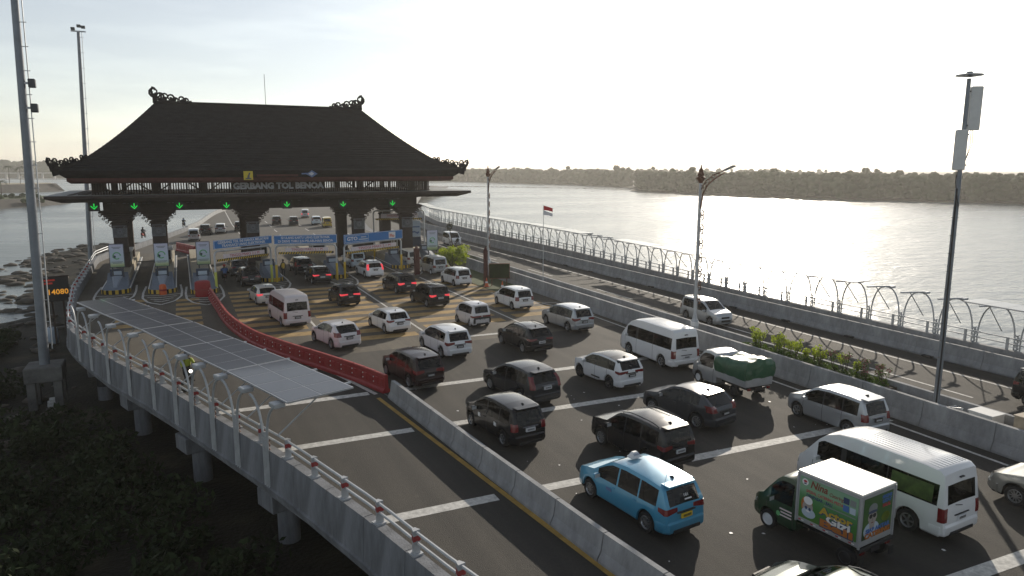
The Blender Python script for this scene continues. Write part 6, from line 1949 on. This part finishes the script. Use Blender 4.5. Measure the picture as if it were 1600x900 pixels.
text('SIAP ANTAR', .17, 'print_blue', rv, (.02, -2.282, 1.13), width=1.25, depth=.003, bold=.008)
text('CATERING', .20, 'print_orange', rv, (.02, -2.284, .985), width=1.30, depth=.003, bold=.012)
MB().box(-.86, .86, -2.30, -2.24, .55, .68, .02).build('rear_beam', 'trim', bt)
for c in bt.children:
    if c.name.split('.')[0] in ('cargo_box', 'box_roof', 'roof_seam', 'corner_post', 'side_print', 'rear_print', 'reflector', 'rear_beam'):
        c.scale = (.907, .872, 1); c.location.y = c.location.y * .872 + .363
dp = MB()
dp.box(-.824, -.811, .52, .98, .62, .66).box(-.824, -.811, .52, .9, .72, .76).box(-.824, -.811, .52, .94, .82, .86)
dp.build('door_print', 'sign_pink', bt); disc(bt, 'logo_green', .98, .66, .07, .08, -.826)

# ---- riders: one skinned figure and one scooter, copied
def skinned(name, joints, edges, m):
    me = bpy.data.meshes.new(name)
    me.from_pydata([p for p, _ in joints], edges, [])
    ob = bpy.data.objects.new(name, me); COL.objects.link(ob)
    sk = ob.modifiers.new('skin', 'SKIN')
    for i, (_, r) in enumerate(joints): me.skin_vertices[0].data[i].radius = (r, r) if not isinstance(r, tuple) else r
    me.skin_vertices[0].data[0].use_root = True
    sk.use_smooth_shade = True
    ss = ob.modifiers.new('sub', 'SUBSURF'); ss.levels = 1; ss.render_levels = 1
    dg = bpy.context.evaluated_depsgraph_get()
    out = bpy.data.meshes.new_from_object(ob.evaluated_get(dg))
    bpy.data.objects.remove(ob)
    out.name = name
    out.materials.clear(); out.materials.append(M[m])
    for p in out.polygons: p.use_smooth = True
    return out
def rider_mesh():
    # seated: hips, spine, neck, head; arms forward to the bars; legs bent on the footboard; faces +Y
    J = [((0, -.18, .82), .15), ((0, -.14, 1.02), (.17, .12)), ((0, -.08, 1.24), (.19, .12)), ((0, -.04, 1.36), (.10, .08)), ((0, -.02, 1.44), .062), ((0, .0, 1.53), .095), ((0, .02, 1.64), .10)]
    E_ = [(0, 1), (1, 2), (2, 3), (3, 4), (4, 5), (5, 6)]
    for s in (-1, 1):
        o = len(J)
        J += [((s * .20, -.04, 1.33), .075), ((s * .29, .08, 1.12), .055), ((s * .28, .30, 1.03), .042), ((s * .27, .40, 1.03), .04)]
        E_ += [(3, o), (o, o + 1), (o + 1, o + 2), (o + 2, o + 3)]
        for k, (dx, L) in enumerate(((-.033, .075), (-.011, .09), (.011, .085), (.033, .065))):
            f = len(J); J += [((s * .27 + dx, .46, 1.03), .010), ((s * .27 + dx, .43 + L, .99), .008)]; E_ += [(o + 3, f), (f, f + 1)]
        f = len(J); J += [((s * .27 - s * .045, .43, 1.0), .011), ((s * .27 - s * .04, .48, .985), .009)]; E_ += [(o + 3, f), (f, f + 1)]
        o = len(J)
        J += [((s * .12, -.08, .80), .10), ((s * .19, .26, .74), .075), ((s * .17, .20, .38), .05), ((s * .17, .34, .32), .042)]
        E_ += [(0, o), (o, o + 1), (o + 1, o + 2), (o + 2, o + 3)]
    return J, E_
_rm = None
def rider_parts(root, top, pants, helmet):
    global _rm
    if _rm is None: _rm = skinned('body', *rider_mesh(), 'cloth_black')
    put('body', _rm, root, m=pants)
    jk = MB()
    rings = [(.84, .165, .13, -.17), (1.0, .185, .135, -.15), (1.2, .21, .14, -.09), (1.33, .17, .12, -.05), (1.40, .08, .075, -.03)]
    for z, a, b, cy in rings: jk.v += [(a * cos(2 * pi * k / 12), cy + b * sin(2 * pi * k / 12), z) for k in range(12)]
    for i in range(4):
        for k in range(12): jk.f.append((i * 12 + k, i * 12 + (k + 1) % 12, i * 12 + 12 + (k + 1) % 12, i * 12 + 12 + k))
    for s in (-1, 1): jk.tube([(s * .15, -.04, 1.33), (s * .22, -.02, 1.29), (s * .295, .08, 1.12), (s * .285, .30, 1.04)], [.08, .085, .065, .052], 8)
    jk.build('jacket', top, root, smooth=60)
    h = MB(); n = 14
    for k in range(7):
        a = -.55 + (pi / 2 + .5) * k / 6
        h.v += [(.145 * cos(a) * cos(2 * pi * j / n), .01 + .16 * cos(a) * sin(2 * pi * j / n), 1.60 + .15 * sin(a)) for j in range(n)]
    for k in range(6):
        for j in range(n): h.f.append((k * n + j, k * n + (j + 1) % n, (k + 1) * n + (j + 1) % n, (k + 1) * n + j))
    hl = h.build('helmet', helmet, root, smooth=60)
    MB().box(-.10, .10, .13, .165, 1.55, 1.65, .02).build('visor', 'glass_dark', hl)
    fc = MB().box(-.065, .065, .09, .125, 1.47, 1.555, .02).build('face', 'skin', root, smooth=60)
    for s in (-1, 1): MB().box(s * .17 - .045, s * .17 + .045, .22, .44, .26, .33, .02).build('shoe', 'cloth_black', root)
def scooter_parts(t, paint, on):
    b = MB()
    pr = [(-.62, .62, .13, .80), (-.40, .45, .15, .80), (-.1, .42, .15, .76), (.08, .34, .13, .40), (.30, .30, .13, .36), (.42, .32, .10, .60), (.50, .55, .13, .92), (.56, .70, .07, .98)]
    for y, z0, w, z1 in pr: b.v += [(-w, y, z0), (w, y, z0), (w * .8, y, z1), (-w * .8, y, z1)]
    for i in range(len(pr) - 1):
        for k in range(4): b.f.append((i * 4 + k, i * 4 + (k + 1) % 4, i * 4 + 4 + (k + 1) % 4, i * 4 + 4 + k))
    b.f.append((3, 2, 1, 0)); o = (len(pr) - 1) * 4; b.f.append((o, o + 1, o + 2, o + 3))
    b.build('body_shell', paint, t, smooth=40)
    MB().box(-.13, .13, -.66, .02, .80, .87, .03).build('seat', 'cloth_black', t)
    ty = MB(); n = 18
    for q, x in ((.19, -.05), (.27, -.035), (.285, 0), (.27, .035), (.19, .05)):
        ty.v += [(x, q * cos(2 * pi * k / n), q * sin(2 * pi * k / n)) for k in range(n)]
    for i in range(4):
        for k in range(n): ty.f.append((i * n + k, i * n + n + k, i * n + n + (k + 1) % n, i * n + (k + 1) % n))
    me = ty.mesh('wheel', 'tyre', 40)
    hb = MB().tube([(-.04, 0, 0), (.04, 0, 0)], .19, 12).mesh('rim', 'rim')
    for y in (-.52, .72):
        w = put('wheel', me, t, (0, y, .285)); put('rim', hb, w)
    MB().tube([(0, .72, .285), (0, .60, .62), (0, .48, 1.0)], .035, 6).build('fork', 'steel_dark', t)
    MB().tube([(-.36, .40, 1.03), (-.12, .50, 1.0), (.12, .50, 1.0), (.36, .40, 1.03)], .02, 5).build('handlebar', 'black', t)
    MB().lathe([(.02, 0), (.085, .02), (.09, .06)], 12).build('headlight', 'headlight_lit' if on else 'lamp_clear', t, loc=(0, .60, .86)).rotation_euler = (-pi / 2, 0, 0)
    MB().box(-.06, .06, -.72, -.64, .62, .72, .01).build('taillight', 'lamp_red', t)
    for s in (-1, 1): MB().tube([(s * .2, .48, 1.0), (s * .27, .46, 1.18)], .01, 4).box(s * .27 - .055, s * .27 + .055, .44, .46, 1.16, 1.24, .008).build('mirror', 'black', t)
for i, (x, y, h, paint, top, pants, hel, on, la, lb) in enumerate((
  (-.25, 39.2, 168, 'car_black', 'cloth_lime', 'cloth_black', 'cloth_black', True, 'black scooter with lit headlight under the left solar canopy', 'rider in a lime jacket and dark helmet under the canopy'),
  (-5.7, 127.3, 20, 'cloth_red', 'cloth_black', 'cloth_black', 'cloth_black', False, 'red scooter far beyond the gate by the left parapet', 'rider in black beyond the gate between the first columns'),
  (.3, 148.0, 16, 'car_black', 'cloth_black', 'cloth_blue', 'cloth_black', False, 'dark scooter beyond the gate right of the second column', 'rider in black beyond the gate above the pale van'),
  (3.45, 74.6, -3, 'car_black', 'cloth_blue', 'cloth_black', 'cloth_red', False, 'dark scooter squeezed beside the black minivan in the first lane', 'rider in a blue jacket beside the black minivan'))):
    t = thing('scooter', la, 'scooter', (x, y, .01), -radians(h), 'scooters'); scooter_parts(t, paint, on)
    t = thing('person', lb, 'person', (x, y, .01), -radians(h), 'scooter riders'); rider_parts(t, top, pants, hel)
# two attendants standing between the lanes
def standing_mesh():
    J = [((0, 0, .92), .14), ((0, .01, 1.10), (.155, .11)), ((0, .0, 1.32), (.18, .115)), ((0, .0, 1.43), (.09, .075)), ((0, .01, 1.50), .06), ((0, .02, 1.58), .088), ((0, .03, 1.69), .092)]
    E_ = [(0, 1), (1, 2), (2, 3), (3, 4), (4, 5), (5, 6)]
    for s in (-1, 1):
        o = len(J)
        J += [((s * .19, 0, 1.40), .07), ((s * .25, -.01, 1.14), .052), ((s * .26, .06, .90), .04), ((s * .26, .08, .82), .038)]
        E_ += [(3, o), (o, o + 1), (o + 1, o + 2), (o + 2, o + 3)]
        for dx, L in ((-.03, .075), (-.01, .09), (.01, .085), (.03, .065)):
            f = len(J); J += [((s * .26, .08 + dx, .77), .010), ((s * .255, .09 + dx, .77 - L), .008)]; E_ += [(o + 3, f), (f, f + 1)]
        f = len(J); J += [((s * .255, .13, .79), .011), ((s * .25, .15, .745), .009)]; E_ += [(o + 3, f), (f, f + 1)]
        o = len(J)
        J += [((s * .10, 0, .84), .095), ((s * .11, .02, .48), .065), ((s * .11, -.01, .10), .045), ((s * .11, .13, .05), .04)]
        E_ += [(0, o), (o, o + 1), (o + 1, o + 2), (o + 2, o + 3)]
    return J, E_
sm_ = skinned('body', *standing_mesh(), 'cloth_black')
for x, y, h, top, lb in ((9.05, 75.5, 160, 'hazard_yellow', 'attendant in a yellow vest at the nose of the island by the first blue sign'), (10.3, 75.9, 120, 'cloth_red', 'attendant in a dark red vest standing in the second lane beside a black SUV')):
    t = thing('person', lb, 'person', (x, y, .35 if x < 8.7 else .01), -radians(h), 'attendants between the lanes')
    put('body', sm_, t)
    v = MB()
    for z, a, b in ((.88, .165, .13), (1.1, .175, .13), (1.32, .205, .135), (1.43, .12, .1)): v.v += [(a * cos(2 * pi * k / 12), b * sin(2 * pi * k / 12), z) for k in range(12)]
    for i in range(3):
        for k in range(12): v.f.append((i * 12 + k, i * 12 + (k + 1) % 12, i * 12 + 12 + (k + 1) % 12, i * 12 + 12 + k))
    v.build('vest', top, t, smooth=60)
    MB().lathe([(.10, 1.66), (.105, 1.72), (.08, 1.79), (.02, 1.81)], 10).build('cap', 'cloth_black', t, loc=(0, .03, 0), smooth=60)
    MB().box(-.06, .06, .09, .125, 1.55, 1.66, .02).build('face', 'skin', t, smooth=60)
# red barrier stub beyond the second island, as in the first row
for k in range(4):
    t = thing('plastic_barrier', 'red plastic barrier in the short row beyond the second island', 'barrier', (1.0 - k * .52, 100.5 + k * 1.6, .005), radians(18), 'red plastic barriers beyond the gate')
    o = put('shell', red_me, t); o.scale = (1.2, 1.6, 1.2)
    o = put('top_ridge', cap_me, t); o.scale = (1.2, 1.6, 1.2)
# bits of litter on the tarmac
random.seed(77)
lt = MB()
for k in range(70):
    x, y = random.uniform(10, 27), random.uniform(8, 34)
    if x < lane_a(y) + .6: continue
    s = random.uniform(.02, .07) * (2.2 if k % 13 == 0 else 1)
    lt.add([(x + s * cos(a) * random.uniform(.6, 1.2), y + s * sin(a) * random.uniform(.6, 1.2), .012 + .01 * random.random()) for a in (0, 1.2, 2.5, 3.9, 5.1)], [(0, 1, 2, 3, 4)])
lt.build('litter', 'sign_white', kind='stuff', label='scraps of pale litter on the tarmac', category='litter')

# ------------------------------------------------------------------ haze over the bay: one closed box of even air
hz = MB().box(-9100, 9100, -2100, 9100, SEA - 1.6, 36).build('haze', None)
hz['kind'] = 'stuff'
hm = bpy.data.materials.new('haze_air')
hm.use_nodes = True
hn = hm.node_tree
hn.nodes.remove(hn.nodes['Principled BSDF'])
pv = hn.nodes.new('ShaderNodeVolumePrincipled')
pv.inputs['Color'].default_value = (0.95, 0.92, 0.86, 1)
pv.inputs['Density'].default_value = 0.00032
pv.inputs['Anisotropy'].default_value = 0.45
hn.links.new(pv.outputs[0], hn.nodes['Material Output'].inputs['Volume'])
hz.data.materials.append(hm)
